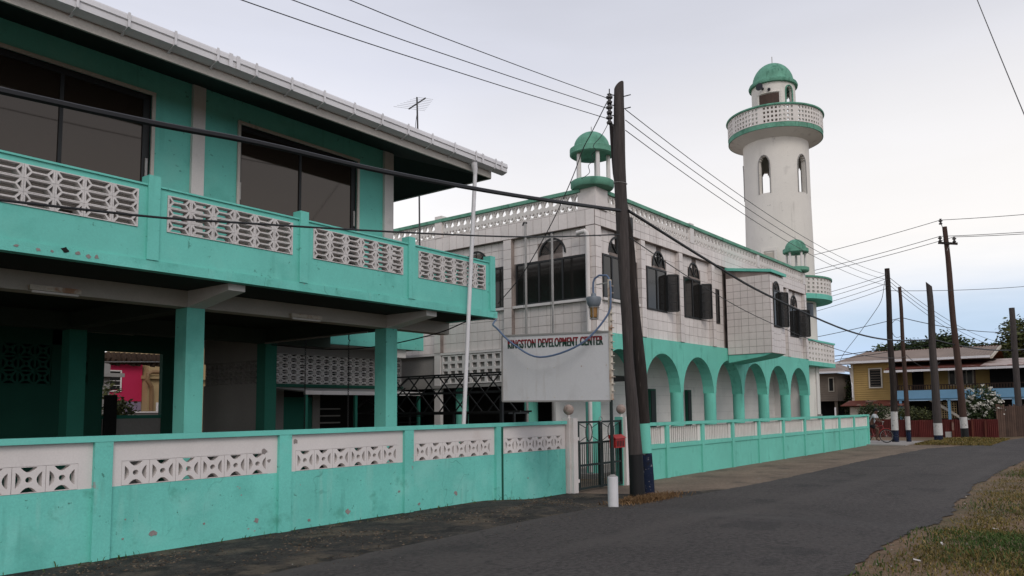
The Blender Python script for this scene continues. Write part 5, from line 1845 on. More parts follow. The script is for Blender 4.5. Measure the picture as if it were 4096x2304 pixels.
POLE_B = [(14.30, 7.86, -0.2, 0.157), (14.30, 7.90, 0.75, 0.145), (14.30, 7.95, 2.3, 0.128), (14.30, 8.0, 2.9, 0.123), (14.30, 8.10, 4.0, 0.114), (14.30, 8.15, 5.2, 0.106), (14.30, 8.42, 6.75, 0.101), (14.30, 8.50, 7.9, 0.088)]
pole_curve('pole_foot', 'pole_blue', POLE_B, -0.2, 0.72, us, 5)
pole_curve('pole_band', 'turq_mosque', POLE_B, 0.722, 1.33, us, 5)
pole_curve('pole_shaft', 'wood_dark', POLE_B, 1.332, 7.85, us, 5, skew=-1.6)

# far poles
far = [
    ('wood_dark', (41.85, 8.83), (41.8, 8.80, 8.63), 0.17, 0.12, 'dark far pole nearest the turquoise wall corner, white and blue foot', 1.35),
    ('wood_brown', (42.25, 8.28), (42.2, 8.33, 7.68), 0.12, 0.08, 'thin far pole, second from the turquoise wall corner', 1.1),
    ('wood_pole', (42.86, 7.02), (42.8, 7.06, 7.77), 0.21, 0.14, 'thick pale far pole with a slanted top, in front of the blue balcony', 0.75),
    ('wood_brown', (45.76, 6.22), (45.76, 6.62, 11.21), 0.19, 0.12, 'tallest far pole, reddish, with a crossarm', 1.0),
    ('wood_pole', (55.0, 4.47), (55.0, 4.5, 7.55), 0.20, 0.16, 'stout grey pole at the right edge beside the plank fence', 1.0)]
far_roots = []
for i, (mt, b, t, r0, r1, lab, band) in enumerate(far):
    f = thing('utility_pole', lab, 'utility pole', (b[0], b[1], -0.2), group='poles at the far corner')
    B_, T_ = Vector((b[0], b[1], -0.3)), Vector(t)
    h = T_.z + 0.3
    lf = lambda z: B_.lerp(T_, (z + 0.3) / h)
    blue = 0.42 if i != 2 else 0.15
    pole_part('pole_foot', 'pole_blue' if i not in (3,) else 'pole_black', lf(-0.3), lf(blue), r0, r0 * 0.98, f, 2, 0, i + 20)
    pole_part('pole_band', 'pole_white', lf(blue + 0.002), lf(band), r0 * 0.98, r0 * 0.96, f, 2, 0, i + 20)
    pole_part('pole_shaft', mt, lf(band + 0.002), lf(T_.z), r0 * 0.96, r1, f, 12, 0.04, i + 20, skew=(-1.0 if i == 2 else 0))
    far_roots.append(f)
f4 = far_roots[3]
MB().bar((45.62, 6.95, 10.36), (45.62, 6.02, 10.18), 0.10, 0.12).build('crossarm', 'wood_dark', f4)
for (y, z) in ((6.85, 10.55), (6.17, 10.42)):
    insulator((45.62, y, z), f4, 1.7)
MB().tube([(45.7, 6.66, 11.0), (45.7, 6.78, 11.45)], 0.02, 6).build('pin', 'black_metal', f4)
insulator((45.7, 6.79, 11.5), f4, 1.7)
MB().bar((45.6, 6.4, 10.2), (45.6, 6.55, 9.85), 0.02).build('strut', 'steel', f4)


# ================================================================== wires
def wire(label, p, q, sag, r, mat='wire', n=24, name='power_line', group='overhead wires', cat='wire'):
    p, q = Vector(p), Vector(q)
    pts = []
    for i in range(n + 1):
        t = i / n
        v = p.lerp(q, t)
        v.z -= sag * 4 * t * (1 - t)
        pts.append(v)
    o_ = MB().tube(pts, r, 6).build(name, mat, None, False, loc=tuple(pts[n // 2]))
    return tag(o_, label, cat, group)


def polywire(label, pts, r, mat='wire', name='service_cable', group='overhead wires', sub=6, cat='wire'):
    pts = [Vector(p) for p in pts]
    out = []
    for i in range(len(pts) - 1):
        p0 = pts[max(i - 1, 0)]
        p1, p2 = pts[i], pts[i + 1]
        p3 = pts[min(i + 2, len(pts) - 1)]
        for k in range(sub):
            t = k / sub
            out.append(0.5 * ((2 * p1) + (p2 - p0) * t + (2 * p0 - 5 * p1 + 4 * p2 - p3) * t * t + (3 * p1 - p0 - 3 * p2 + p3) * t ** 3))
    out.append(pts[-1])
    o_ = MB().tube(out, r, 6).build(name, mat, None, False, loc=tuple(out[len(out) // 2]))
    return tag(o_, label, cat, group)


for k, (z, far_pt, nm) in enumerate(((8.14, (7.17, 8.7, 7.66), 'top'), (7.92, (6.20, 8.7, 7.23), 'middle'), (7.70, (5.66, 8.7, 6.92), 'bottom'))):
    a = lerp0(z) + Vector((-0.22, 0.12, 0))
    b = Vector(far_pt)
    e = a + (b - a) * 2.6 + Vector((0, 0, 0.35))
    polywire('%s of three thin lines from the grey pole towards the upper left' % nm, [a, a.lerp(b, 0.5) + Vector((0, 0, -0.03)), b, a.lerp(e, 0.75), e], 0.008, 'wire', 'power_line')
p1t = Vector((41.8, 8.8, 8.6))
for k, (z, z2, nm) in enumerate(((7.93, 8.28, 'top'), (7.70, 8.02, 'middle'), (7.48, 7.72, 'bottom'))):
    wire('%s of three lines from the grey pole down to the far dark pole' % nm, lerp0(z) + Vector((0.05, -0.13, 0)), (41.7, 8.75, z2), 0.55, 0.009)
polywire('thick black cable crossing the left building at balcony height', [(-6, 7.9, 4.0), (2.62, 7.9, 4.54), (5.18, 7.9, 4.78), (7.13, 7.9, 4.92), (9.96, 7.9, 5.22), (13.55, 7.93, 5.70)], 0.036, 'wire')
polywire('thick black cable sagging from the grey pole to the far poles', [(13.85, 7.9, 5.75), (17.92, 7.9, 5.27), (21.9, 7.9, 4.89), (30.31, 7.9, 4.50), (37.8, 7.9, 4.63), (42.9, 7.2, 4.95)], 0.034, 'wire')
polywire('thin cable crossing in front of the balcony blocks', [(-5, 7.9, 3.0), (2.66, 7.9, 3.55), (5.2, 7.9, 3.82), (9.95, 7.9, 4.51), (13.5, 7.93, 5.19)], 0.0125, 'wire')
polywire('thin cable from the grey pole sagging past the mosque bay', [(13.85, 7.9, 5.19), (17.58, 7.9, 4.58), (21.82, 7.9, 4.11), (29.77, 7.9, 3.67), (37.04, 7.9, 3.78), (42.2, 8.2, 4.1)], 0.011, 'wire')
polywire('twisted service wire dropping from the pole top to the left building corner', [lerp0(8.1) + Vector((-0.2, 0.16, 0)), lerp0(7.75) + Vector((-0.25, 0.35, 0)), (13.3, 8.45, 7.35), (13.25, 8.62, 7.05), (13.2, 8.85, 6.5), (13.05, 9.3, 5.55), (12.85, 9.9, 4.55), (12.62, 10.42, 3.9)], 0.011, 'wire')
polywire('looping loose wire beside the small green cupola', [lerp0(7.65) + Vector((-0.2, 0.12, 0)), lerp0(7.4) + Vector((-0.2, 0.3, 0)), (13.35, 8.42, 7.12), (13.35, 8.36, 7.0), (13.35, 8.46, 6.93), (13.35, 8.42, 6.8), (13.35, 8.55, 6.72), (13.33, 8.52, 6.55), (13.3, 8.7, 6.45)], 0.007, 'wire')
polywire('blue conduit looping from the building corner across the sign to the lamp post', [(12.58, 10.44, 3.56), (11.95, 10.0, 3.37), (11.42, 9.45, 3.20), (11.38, 9.05, 2.89), (11.36, 8.40, 2.60), (11.50, 7.60, 2.80), (11.70, 7.16, 3.29), (11.74, 7.10, 3.62), (11.76, 7.12, 3.92)], 0.018, 'hose', name='conduit')
polywire('black wire strung under the left building to its balcony corner', [(12.58, 10.46, 3.56), (12.0, 10.6, 3.52), (11.6, 11.2, 3.25), (11.3, 12.6, 3.05), (11.1, 14.0, 3.05), (10.9, 15.84, 3.25)], 0.012, 'wire')
wire('thin wire crossing the top right corner of the sky', (20.5, 2.75, 14.4), (14.0, 0.1, 3.6), 0.12, 0.009, 'wire_grey')
# far wires
wire('topmost far line leaving the crossarm pole to the right', (45.7, 6.79, 11.6), (52, -8, 12.6), 0.3, 0.016, 'wire_grey')
wire('topmost far line from the crossarm pole towards the minaret', (45.7, 6.79, 11.6), (50, 30, 10.5), 0.5, 0.016, 'wire_grey')
for k, (y, z, nm) in enumerate(((6.85, 10.7, 'left'), (6.17, 10.57, 'right'))):
    wire('far line from the %s crossarm insulator to the right' % nm, (45.62, y, z), (52, -8, 11.5 - 0.15 * k), 0.3, 0.016, 'wire_grey')
    wire('far line from the %s crossarm insulator towards the minaret' % nm, (45.62, y, z), (50, 30, 9.4 - 0.2 * k), 0.5, 0.016, 'wire_grey')
for k, (z0, y1, z1, nm) in enumerate(((8.3, 22, 7.6, 'first'), (8.1, 22, 7.2, 'second'), (7.85, 22, 6.8, 'third'), (7.6, 22, 6.4, 'lowest'))):
    wire('%s of the lines running left from the dark far pole behind the minaret' % nm, (41.8, 8.9, z0), (46, y1, z1), 0.4, 0.012, 'wire_grey')
for k, (z0, z1, nm) in enumerate(((8.2, 6.3, 'upper'), (8.0, 5.9, 'middle'), (7.8, 5.5, 'lower'))):
    wire('%s of three lines falling right from the dark far pole' % nm, (41.85, 8.75, z0), (68, 6.2, z1), 0.6, 0.013, 'wire_grey')
wire('level far line with a splice between the right-hand poles', (42.0, 8.7, 7.5), (58, -3, 9.6), 0.4, 0.014, 'wire_grey')
wire('line from the thin far pole running right past the tall pole', (42.2, 8.3, 6.1), (62, 4.4, 6.6), 0.3, 0.02)
wire('line from the thin far pole running left behind the minaret', (42.2, 8.3, 6.1), (46, 20, 5.2), 0.2, 0.016)
wire('cable bundle between the far poles and the right edge', (42.9, 7.0, 4.95), (62, 3.2, 5.6), 0.45, 0.035)
wire('thick low line passing left behind the square balcony', (42.9, 7.1, 4.9), (47, 22, 4.4), 0.3, 0.02)
wire('thin low line passing left behind the square balcony', (42.9, 7.1, 4.7), (47, 22, 4.2), 0.3, 0.014)
polywire('crooked wire dropping from the dark far pole to the yellow house eave', [(41.8, 8.95, 8.0), (42.6, 9.3, 7.2), (43.4, 9.9, 6.6), (46, 11.5, 5.6), (51, 13.6, 5.0), (57.3, 15.6, 4.75)], 0.014, 'wire_grey')
wire('low slack line over the yellow house roof', (42.3, 8.2, 4.2), (57, 9.0, 4.5), 0.5, 0.014, 'wire_grey')
pts = [(42.1 + 0.02 * k, 8.55 + 0.27 * math.cos(R(40 * k)), 5.55 + 0.45 * math.sin(R(40 * k))) for k in range(10)]
polywire('coil of spare wire between the two leftmost far poles', pts, 0.013, 'wire_grey')

# TV aerial on a mast behind the left building
ta = thing('tv_aerial', 'spindly television aerial on a thin mast above the gutter of the left building', 'aerial', (15.75, 16.0, 3.7))
MB().tube([(15.86, 16.0, 4.75), (15.82, 16.0, 8.0), (15.72, 16.0, 10.85)], 0.025, 6).build('mast', 'wire_grey', ta)
b0, b1 = Vector((15.43, 16.03, 10.41)), Vector((16.10, 16.03, 10.96))
MB().bar(b0, b1, 0.035).build('boom', 'wire_grey', ta)
ed = Vector((1.0, -0.62, 0.0)).normalized()
for k in range(8):
    c = b0.lerp(b1, 0.03 + 0.94 * k / 7)
    hl = 0.46 - 0.03 * k
    MB().tube([c - ed * hl, c + ed * hl], 0.004, 5).build('element', 'steel', ta)
MB().tube([(15.70, 15.95, 10.5), (15.62, 15.95, 10.0), (15.63, 15.95, 9.4), (15.72, 15.95, 9.0)], 0.008, 5).build('lead', 'wire', ta)

# ================================================================== far yellow house
SC = 58 / 53.0
hy = lambda y: y * SC
hz = lambda z: 1.62 + (z - 1.62) * SC
HX = 58.0
yh = thing('yellow_house', 'mustard clapboard house with a pale blue balcony at the far corner', 'house', (HX + 2, 10, -0.2))
GZ = -0.25
Y0h, Y1h = 14.85, 12.40          # clapboard front, left and right ends
MB().box(HX + 0.05, HX + 6, Y1h, Y0h, hz(2.0), hz(4.45)).build('wall', 'yellow', yh)
nb = 17
for k in range(nb):
    z0 = hz(2.0) + (hz(4.42) - hz(2.0)) * k / nb
    z1 = hz(2.0) + (hz(4.42) - hz(2.0)) * (k + 1) / nb
    bd = MB().prism([(HX + 0.045, Y1h, z0), (HX - 0.012, Y1h, z0 + 0.005), (HX + 0.03, Y1h, z1 - 0.004), (HX + 0.045, Y1h, z1 - 0.004)], (0, Y0h - Y1h, 0))
    bd.build('clapboard', 'yellow', yh)
MB().box(HX - 0.03, HX + 0.06, Y0h + 0.001, Y0h + 0.16, hz(2.0), hz(4.45)).build('corner_board', 'trim', yh)
MB().box(HX + 1.6, HX + 6, 1.5, Y1h - 0.001, hz(2.0), hz(4.3)).build('wall', 'yellow', yh)
MB().box(HX + 0.8, HX + 5.9, 1.5, 15.0, GZ, hz(1.95)).build('ground_floor', 'dark_int', yh)


def hwin(x, ya, yb, za, zb, name='window', bars=0, rows=0, glass='dark_int'):
    w = MB()
    t = 0.09
    w.box(x - 0.05, x, ya - t, yb + t, zb, zb + t)
    w.box(x - 0.05, x, ya - t, yb + t, za - t, za)
    w.box(x - 0.05, x, ya - t, ya, za + 0.001, zb - 0.001)
    w.box(x - 0.05, x, yb, yb + t, za + 0.001, zb - 0.001)
    for k in range(bars):
        yy = ya + (yb - ya) * (k + 1) / (bars + 1)
        w.box(x - 0.045, x - 0.01, yy - 0.03, yy + 0.03, za + 0.002, zb - 0.002)
    o_ = w.build(name, 'trim', yh)
    MB().box(x - 0.008, x + 0.005, ya, yb, za, zb).build('pane', glass, o_)
    for k in range(rows):
        zz = za + (zb - za) * (k + 0.5) / rows
        MB().box(x - 0.03, x - 0.012, ya + 0.04, yb - 0.04, zz - 0.012, zz + 0.012).build('louver', 'grey_board', o_)
    return o_


hwin(HX - 0.02, 12.98, 13.72, hz(2.88), hz(4.02), rows=7)
MB().box(HX + 1.55, HX + 1.59, 10.5, 11.25, hz(2.0), hz(3.85)).build('door', 'dark_int', yh)
hwin(HX + 1.58, 7.45, 8.85, hz(2.95), hz(3.8), bars=3, glass='glass_mosque')
MB().box(HX + 1.5, HX + 1.599, 1.55, 6.4, hz(2.1), hz(4.2)).build('recess', 'dark_int', yh)
# balcony
VX = HX - 1.0
MB().box(VX, HX + 1.59, 3.9, 11.85, hz(1.97), hz(2.06)).build('balcony_floor', 'blue_board', yh)
MB().box(VX - 0.03, VX + 0.02, 3.9, 11.85, hz(2.061), hz(2.58)).build('balcony_apron', 'blue_board', yh)
MB().box(VX - 0.06, VX - 0.031, 3.9, 11.85, hz(2.061), hz(2.1)).build('apron_moulding', 'blue_board', yh)
MB().box(VX - 0.04, VX + 0.03, 3.9, 11.85, hz(2.86), hz(2.91)).build('handrail', 'dark_brown', yh)
MB().box(VX - 0.03, VX + 0.02, 3.9, 11.85, hz(2.60), hz(2.63)).build('bottom_rail', 'dark_brown', yh)
nbal = 44
for k in range(nbal):
    y = 4.7 + (11.8 - 4.7) * k / (nbal - 1)
    MB().box(VX - 0.02, VX + 0.01, y - 0.035, y + 0.035, hz(2.631), hz(2.859)).build('baluster', 'dark_brown', yh)
for y in (11.75, 9.35, 7.0, 4.72):
    MB().box(VX + 0.03, VX + 0.12, y - 0.05, y + 0.05, hz(2.06), hz(3.83)).build('balcony_post', 'dark_brown', yh)
for y in (11.6, 8.6, 4.9):
    MB().box(VX + 0.05, VX + 0.2, y - 0.08, y + 0.08, GZ, hz(1.965)).build('stilt', 'blue_board', yh)
# lower (veranda) roof and gutter
MB().prism([(VX - 0.35, 1.6, hz(3.86)), (VX - 0.35, 12.4, hz(3.90)), (HX + 1.8, 12.4, hz(4.35)), (HX + 1.8, 1.6, hz(4.32))], (0, 0, 0.04)).build('veranda_roof', 'roof_rust', yh)
MB().prism([(VX - 0.36, 1.6, hz(3.83) + 0.05), (VX - 0.36, 6.6, hz(3.83) + 0.075), (HX + 1.2, 6.2, hz(4.32) + 0.06), (HX + 1.2, 1.6, hz(4.32) + 0.06)], (0, 0, 0.04)).build('veranda_roof', 'roof_pale', yh)
MB().box(VX - 0.50, VX - 0.36, 1.6, 12.45, hz(3.72), hz(3.85)).build('gutter', 'gutter', yh)
for k in range(16):
    MB().box(VX - 0.52, VX - 0.501, 4.0 + 0.55 * k, 4.04 + 0.55 * k, hz(3.70), hz(3.86)).build('gutter_bracket', 'gutter', yh)
# main roof: hipped on the left, with corrugations
ez, rzr = hz(4.55), hz(5.15) + 0.2


def corr_roof(pa, pb, pc, pd, mat, name, n, amp=0.03):
    """corrugated sheet between eave a-b and ridge d-c"""
    pa, pb, pc, pd = map(Vector, (pa, pb, pc, pd))
    vs_, fs_ = [], []
    for i in range(n * 4 + 1):
        t = i / (n * 4)
        dz = amp * math.sin(t * n * 2 * math.pi)
        for p_, q_ in ((pa, pb), (pd, pc)):
            v = p_.lerp(q_, t)
            vs_.append((v.x, v.y, v.z + dz))
    for i in range(n * 4):
        fs_.append((2 * i, 2 * i + 2, 2 * i + 3, 2 * i + 1))
    return MB().add(vs_, fs_).build(name, mat, yh)


corr_roof((HX - 0.5, 15.95, ez), (HX - 0.5, 6.1, ez - 0.04), (HX + 3.0, 5.9, rzr), (HX + 3.0, 14.6, rzr), 'roof_tan', 'roof', 46)
MB().prism([(HX - 0.5, 15.96, ez), (HX + 6.5, 15.96, ez), (HX + 3.0, 14.61, rzr)], (0, 0, 0.03)).build('roof_hip', 'roof_tan', yh)
MB().prism([(HX - 0.5, 6.1, ez - 0.05), (HX - 0.5, 5.96, ez - 0.02), (HX + 3.0, 5.75, rzr + 0.02), (HX + 3.0, 5.9, rzr - 0.02)], (0, 0, -0.16)).build('barge_board', 'trim', yh)
MB().prism([(HX + 3.0, 5.9, rzr), (HX + 3.0, 14.6, rzr), (HX + 6.5, 15.9, ez), (HX + 6.5, 5.9, ez)], (0, 0, 0.03)).build('roof_back', 'roof_rust', yh)
MB().box(HX - 0.62, HX - 0.5, 6.1, 15.98, ez - 0.13, ez + 0.02).build('gutter', 'gutter', yh)
for k in range(18):
    MB().box(HX - 0.64, HX - 0.621, 6.3 + 0.55 * k, 6.34 + 0.55 * k, ez - 0.15, ez + 0.03).build('gutter_bracket', 'gutter', yh)
MB().box(HX - 0.4, HX + 0.04, 6.0, 15.9, ez - 0.16, ez - 0.131).build('soffit', 'trim', yh)
MB().box(HX + 0.2, HX + 1.55, 5.9, Y1h - 0.01, hz(4.36), ez - 0.17).build('gable_wall', 'dark_brown', yh)
MB().tube([(HX + 0.3, 15.3, ez - 0.2), (HX + 0.2, 15.1, ez - 0.8), (HX - 0.05, 14.95, hz(3.0)), (HX - 0.05, 14.95, hz(2.2))], 0.05, 8).build('downpipe', 'gutter', yh)
# low shed in front of the clapboard front
MB().box(VX + 0.2, HX - 0.03, 11.2, 15.0, GZ, hz(1.60)).build('shed_wall', 'trim', yh)
MB().prism([(VX - 0.35, 11.0, hz(1.64)), (VX - 0.35, 15.5, hz(1.66)), (HX - 0.03, 15.2, hz(1.99)), (HX - 0.03, 11.4, hz(1.99))], (0, 0, 0.04)).build('shed_roof', 'roof_rust', yh)
MB().tube([(VX - 0.2, 15.9, hz(1.6)), (VX - 0.2, 15.9, hz(0.9))], 0.06, 8).build('pipe', 'gutter', yh)
for i in range(8):
    for j in range(7):
        gr = MB()
        yy, zz = 8.25 + 0.15 * i, hz(0.85) + 0.155 * j
        shell(gr, [0, 0.02, 0.125, 0.145], [0, 0.02, 0.13, 0.15], lambda p, q_: p == 1 and q_ == 1, lambda s_, t, d: (HX - 0.4 + d, yy + s_, zz + t), 0, 0.05)
        gr.build('grille_block', 'sand', yh)
MB().prism([(HX - 0.6, 9.5, hz(1.95)), (HX - 0.6, 8.1, hz(1.0)), (HX - 0.6, 8.1, hz(0.85)), (HX - 0.6, 9.9, hz(1.95))], (0.1, 0, 0)).build('stair_string', 'trim', yh)
# gas meter thing on wall
MB().box(HX + 1.5, HX + 1.58, 11.6, 11.8, hz(3.25), hz(3.55)).build('meter_box', 'grey_plaster', yh)

# grey house further back
gh = thing('grey_house', 'grey-brown boarded house on stilts between the mosque and the yellow house', 'house', (66, 18.5, -0.2))
MB().box(64, 70, 17.65, 21.5, 2.1, 4.35).build('wall', 'grey_board', gh)
for k in range(12):
    MB().prism([(63.995, 17.66, 2.1 + 0.185 * k), (63.95, 17.66, 2.105 + 0.185 * k), (63.985, 17.66, 2.28 + 0.185 * k)], (0, 3.8, 0)).build('clapboard', 'grey_board', gh)
wg = MB().box(63.90, 63.945, 17.9, 18.35, 2.85, 4.0).build('window', 'trim', gh)
MB().box(63.88, 63.899, 17.97, 18.28, 2.92, 3.93).build('pane', 'dark_int', wg)
wg = MB().box(63.90, 63.945, 19.4, 19.75, 2.85, 4.0).build('window', 'trim', gh)
MB().box(63.88, 63.899, 19.46, 19.69, 2.92, 3.93).build('pane', 'dark_int', wg)
MB().prism([(63.3, 16.9, 4.42), (63.3, 22, 4.42), (67, 20.2, 5.4), (67, 18.9, 5.4)], (0, 0, 0.06)).build('roof', 'roof_tan', gh)
MB().prism([(63.3, 16.9, 4.42), (70.6, 16.9, 4.42), (67, 18.9, 5.4)], (0, 0, 0.06)).build('roof', 'roof_tan', gh)
MB().box(63.2, 63.3, 16.85, 22, 4.33, 4.47).build('gutter', 'gutter', gh)
for (x, y) in ((64.2, 17.8), (64.2, 19.6), (64.2, 21.3), (67, 17.8), (69.8, 17.8)):
    MB().box(x, x + 0.2, y, y + 0.2, -0.25, 2.099).build('stilt', 'grey_board', gh)
MB().box(68.5, 68.6, 17.6, 21.5, -0.2, 2.1).build('dark_backing', 'dark_int', gh)

# red sheet fence, kerb, plank fence
rf_ = thing('red_sheet_fence', 'dark red corrugated sheet fence in front of the yellow house', 'fence', (49.7, 9.5, -0.2))
fx0, fx1 = 13.2, 5.1
nsh = 12
cme = None
for k in range(nsh):
    y0 = fx0 + (fx1 - fx0) * k / nsh
    y1 = fx0 + (fx1 - fx0) * (k + 1) / nsh
    vs_, fs_ = [], []
    m_ = 28
    htop = 0.80 + rnd.uniform(-0.03, 0.05)
    for i in range(m_ + 1):
        t = i / m_
        dx = 0.018 * math.sin(t * 7 * 2 * math.pi)
        for x_ in (49.7 + dx + 0.05 * (k % 2), 49.702 + dx + 0.05 * (k % 2)):
            for z in (-0.25, htop):
                vs_.append((x_, y0 + (y1 - y0) * t * 1.02, z))
    for i in range(m_):
        p = 4 * i
        fs_ += [(p, p + 4, p + 5, p + 1), (p + 2, p + 3, p + 7, p + 6), (p + 1, p + 5, p + 7, p + 3)]
    MB().add(vs_, fs_).build('sheet', 'red_sheet', rf_)
for y in (12.3, 9.8, 7.35, 6.35, 5.7):
    MB().box(49.60, 49.66, y - 0.05, y + 0.05, -0.25, 0.75).build('batten', 'roof_rust', rf_)
kb = MB()
kb.prism([(49.3, 7.7, -0.3), (49.45, 7.75, -0.3), (54.45, 4.3, -0.3), (54.3, 4.2, -0.3)], (0, 0, 0.42))
tag(kb.build('kerb_wall', 'grey_plaster', None, False, loc=(52, 6, -0.3)), 'low grey concrete kerb wall running to the right edge', 'wall')
pf = thing('plank_fence', 'weathered brown plank fence at the right edge behind the stout pole', 'fence', (52, 4.6, -0.2))
for k in range(26):
    t = k / 25
    p = Vector((50.6, 5.25, 0)).lerp(Vector((54.2, 2.9, 0)), t)
    hgt = 1.60 + rnd.uniform(-0.08, 0.08)
    b_ = MB()
    d_ = Vector((3.6, -2.35, 0)).normalized()
    n_ = Vector((d_.y, -d_.x, 0))
    q_ = p + d_ * 0.15
    b_.prism([p + Vector((0, 0, -0.25)), q_ + Vector((0, 0, -0.25)), q_ + Vector((0, 0, hgt - rnd.uniform(0, 0.05))), p + Vector((0, 0, hgt))], n_ * 0.025)
    b_.build('plank', 'plank', pf)
MB().bar((50.65, 5.3, 1.2), (54.25, 2.95, 1.2), 0.05).build('rail', 'plank', pf)


# ================================================================== trees and shrubs
def tree(name, label, cat, base, trunk_h, lobes, nleaf, leaf, mat='leaf', group=None, r0=0.18, seed=0, flowers=None, limbs=True):
    q = random.Random(seed)
    t = thing(name, label, cat, base, group=group)
    b = Vector(base)
    tr = MB()
    top = b + Vector((q.uniform(-.2, .2), q.uniform(-.2, .2), trunk_h))
    tr.tube([b - Vector((0, 0, 0.1)), b.lerp(top, 0.5) + Vector((q.uniform(-.1, .1), q.uniform(-.1, .1), 0)), top], [r0, r0 * 0.8, r0 * 0.6], 8)
    for (c, rad) in lobes:
        c = Vector(c)
        mid = top.lerp(c, 0.5) + Vector((q.uniform(-.2, .2), q.uniform(-.2, .2), 0.1))
        tr.tube([top - Vector((0, 0, 0.15)), mid, c], [r0 * 0.5, r0 * 0.33, r0 * 0.12], 6)
    tr.build('trunk', 'bark', t, True)
    cr = MB()
    vol = [r_[0] * r_[1] * r_[2] for _, r_ in lobes]
    tot = sum(v ** 0.67 for v in vol)
    spots_ = []
    for (c, rad), v in zip(lobes, vol):
        c = Vector(c)
        k_ = int(nleaf * v ** 0.67 / tot)
        ncl = max(3, k_ // 14)
        for _ in range(ncl):
            d = Vector((q.gauss(0, 1), q.gauss(0, 1), q.gauss(0, 1))).normalized()
            rr = q.uniform(0.35, 1.0) ** 0.5 * (1 + 0.3 * mnoise.noise(d * 2 + c))
            cc = c + Vector((d.x * rad[0], d.y * rad[1], d.z * rad[2])) * rr
            spots_.append(cc)
            for _ in range(14):
                p = cc + Vector((q.gauss(0, 1), q.gauss(0, 1), q.gauss(0, 0.8))) * leaf * 1.5
                a1 = Vector((q.gauss(0, 1), q.gauss(0, 1), q.gauss(0, 0.6))).normalized()
                a2 = a1.cross(Vector((q.gauss(0, 1), q.gauss(0, 1), q.gauss(0, 1)))).normalized()
                s1, s2 = leaf * q.uniform(0.6, 1.2), leaf * q.uniform(0.25, 0.5)
                i = len(cr.v)
                cr.v += [tuple(p - a1 * s1), tuple(p + a2 * s2), tuple(p + a1 * s1), tuple(p - a2 * s2)]
                cr.f.append((i, i + 1, i + 2, i + 3))
    me = D.meshes.new('crown')
    me.from_pydata([(v[0] - b.x, v[1] - b.y, v[2] - b.z) for v in cr.v], [], cr.f)
    me.materials.append(M[mat])
    o_ = D.objects.new('crown', me)
    COL.objects.link(o_)
    o_.parent = t
    if flowers:
        fl_ = MB()
        n = 0
        for _ in range(flowers):
            (c, rad) = lobes[q.randrange(len(lobes))]
            d = Vector((-abs(q.gauss(0, 1)), q.gauss(0, 1), q.gauss(0.4, 1))).normalized()
            cc = Vector(c) + Vector((d.x * rad[0], d.y * rad[1], d.z * rad[2])) * q.uniform(1.0, 1.15)
            for _ in range(9):
                p = cc + Vector((q.gauss(0, 1), q.gauss(0, 1), q.gauss(0, 0.6))) * 0.055
                a1 = Vector((q.gauss(0, 1), q.gauss(0, 1), q.gauss(0, 0.6))).normalized()
                a2 = a1.cross(Vector((q.gauss(0, 1), q.gauss(0, 1), q.gauss(0, 1)))).normalized()
                s_ = 0.045
                i = len(fl_.v)
                fl_.v += [tuple(p - a1 * s_), tuple(p + a2 * s_), tuple(p + a1 * s_), tuple(p - a2 * s_)]
                fl_.f.append((i, i + 1, i + 2, i + 3))
        me = D.meshes.new('flowers')
        me.from_pydata([(v[0] - b.x, v[1] - b.y, v[2] - b.z) for v in fl_.v], [], fl_.f)
        me.materials.append(M['flower'])
        o_ = D.objects.new('flowers', me)
        COL.objects.link(o_)
        o_.parent = t
        o_['kind'] = 'stuff'
    return t


tg = 'trees behind the yellow house'
tree('tree', 'small leafy tree top left of the group behind the yellow house roof', 'tree', (75, 15.6, -0.2), 4.5, [((75, 15.3, 6.2), (1.0, 0.9, 0.7)), ((76, 14.3, 6.5), (1.1, 1.0, 0.75)), ((75, 16.6, 6.4), (.6, .5, .5))], 2600, 0.22, 'leaf', tg, seed=1)
tree('tree', 'broad dark tree at the middle behind the yellow house roof', 'tree', (76, 11.8, -0.2), 4.8, [((76, 13.0, 6.4), (1.3, 1.2, 0.8)), ((75.5, 11.5, 7.0), (1.2, 1.0, 0.75)), ((76, 10.7, 6.6), (1.1, 1.0, 0.8))], 3600, 0.22, 'leaf', tg, seed=2)
tree('tree', 'low dark tree right of centre behind the yellow house roof', 'tree', (78, 9.2, -0.2), 4.5, [((78, 9.6, 6.2), (1.0, 0.9, 0.7)), ((77, 8.4, 6.1), (1.1, 1.0, 0.55)), ((77, 7.2, 5.9), (1.1, 1.0, 0.55))], 3000, 0.22, 'leaf', tg, seed=3)
tree('tree', 'tall olive tree at the right edge overhanging the plank fence', 'tree', (64, 4.6, -0.2), 4.5, [((63.5, 5.2, 6.6), (1.1, 0.8, 0.9)), ((64, 4.1, 6.4), (1.3, 1.0, 1.1)), ((63.5, 5.6, 5.7), (.8, .6, .5)), ((64, 3.4, 5.4), (1.2, 1.0, 1.0)), ((64.5, 4.6, 5.2), (1.0, .7, .7))], 4200, 0.17, 'leaf2', tg, seed=4)
tree('tree', 'dark leafy tree beneath the eave gap beside the grey house', 'tree', (67.5, 16.8, -0.2), 1.6, [((67, 16.6, 3.2), (1.2, 1.2, 1.0)), ((67, 17.2, 1.9), (1.2, 1.0, 1.0)), ((66.5, 16.4, 4.3), (0.8, 0.7, 0.6)), ((66.6, 16.3, 1.2), (1, 1, .9))], 3600, 0.16, 'leaf', None, seed=5)
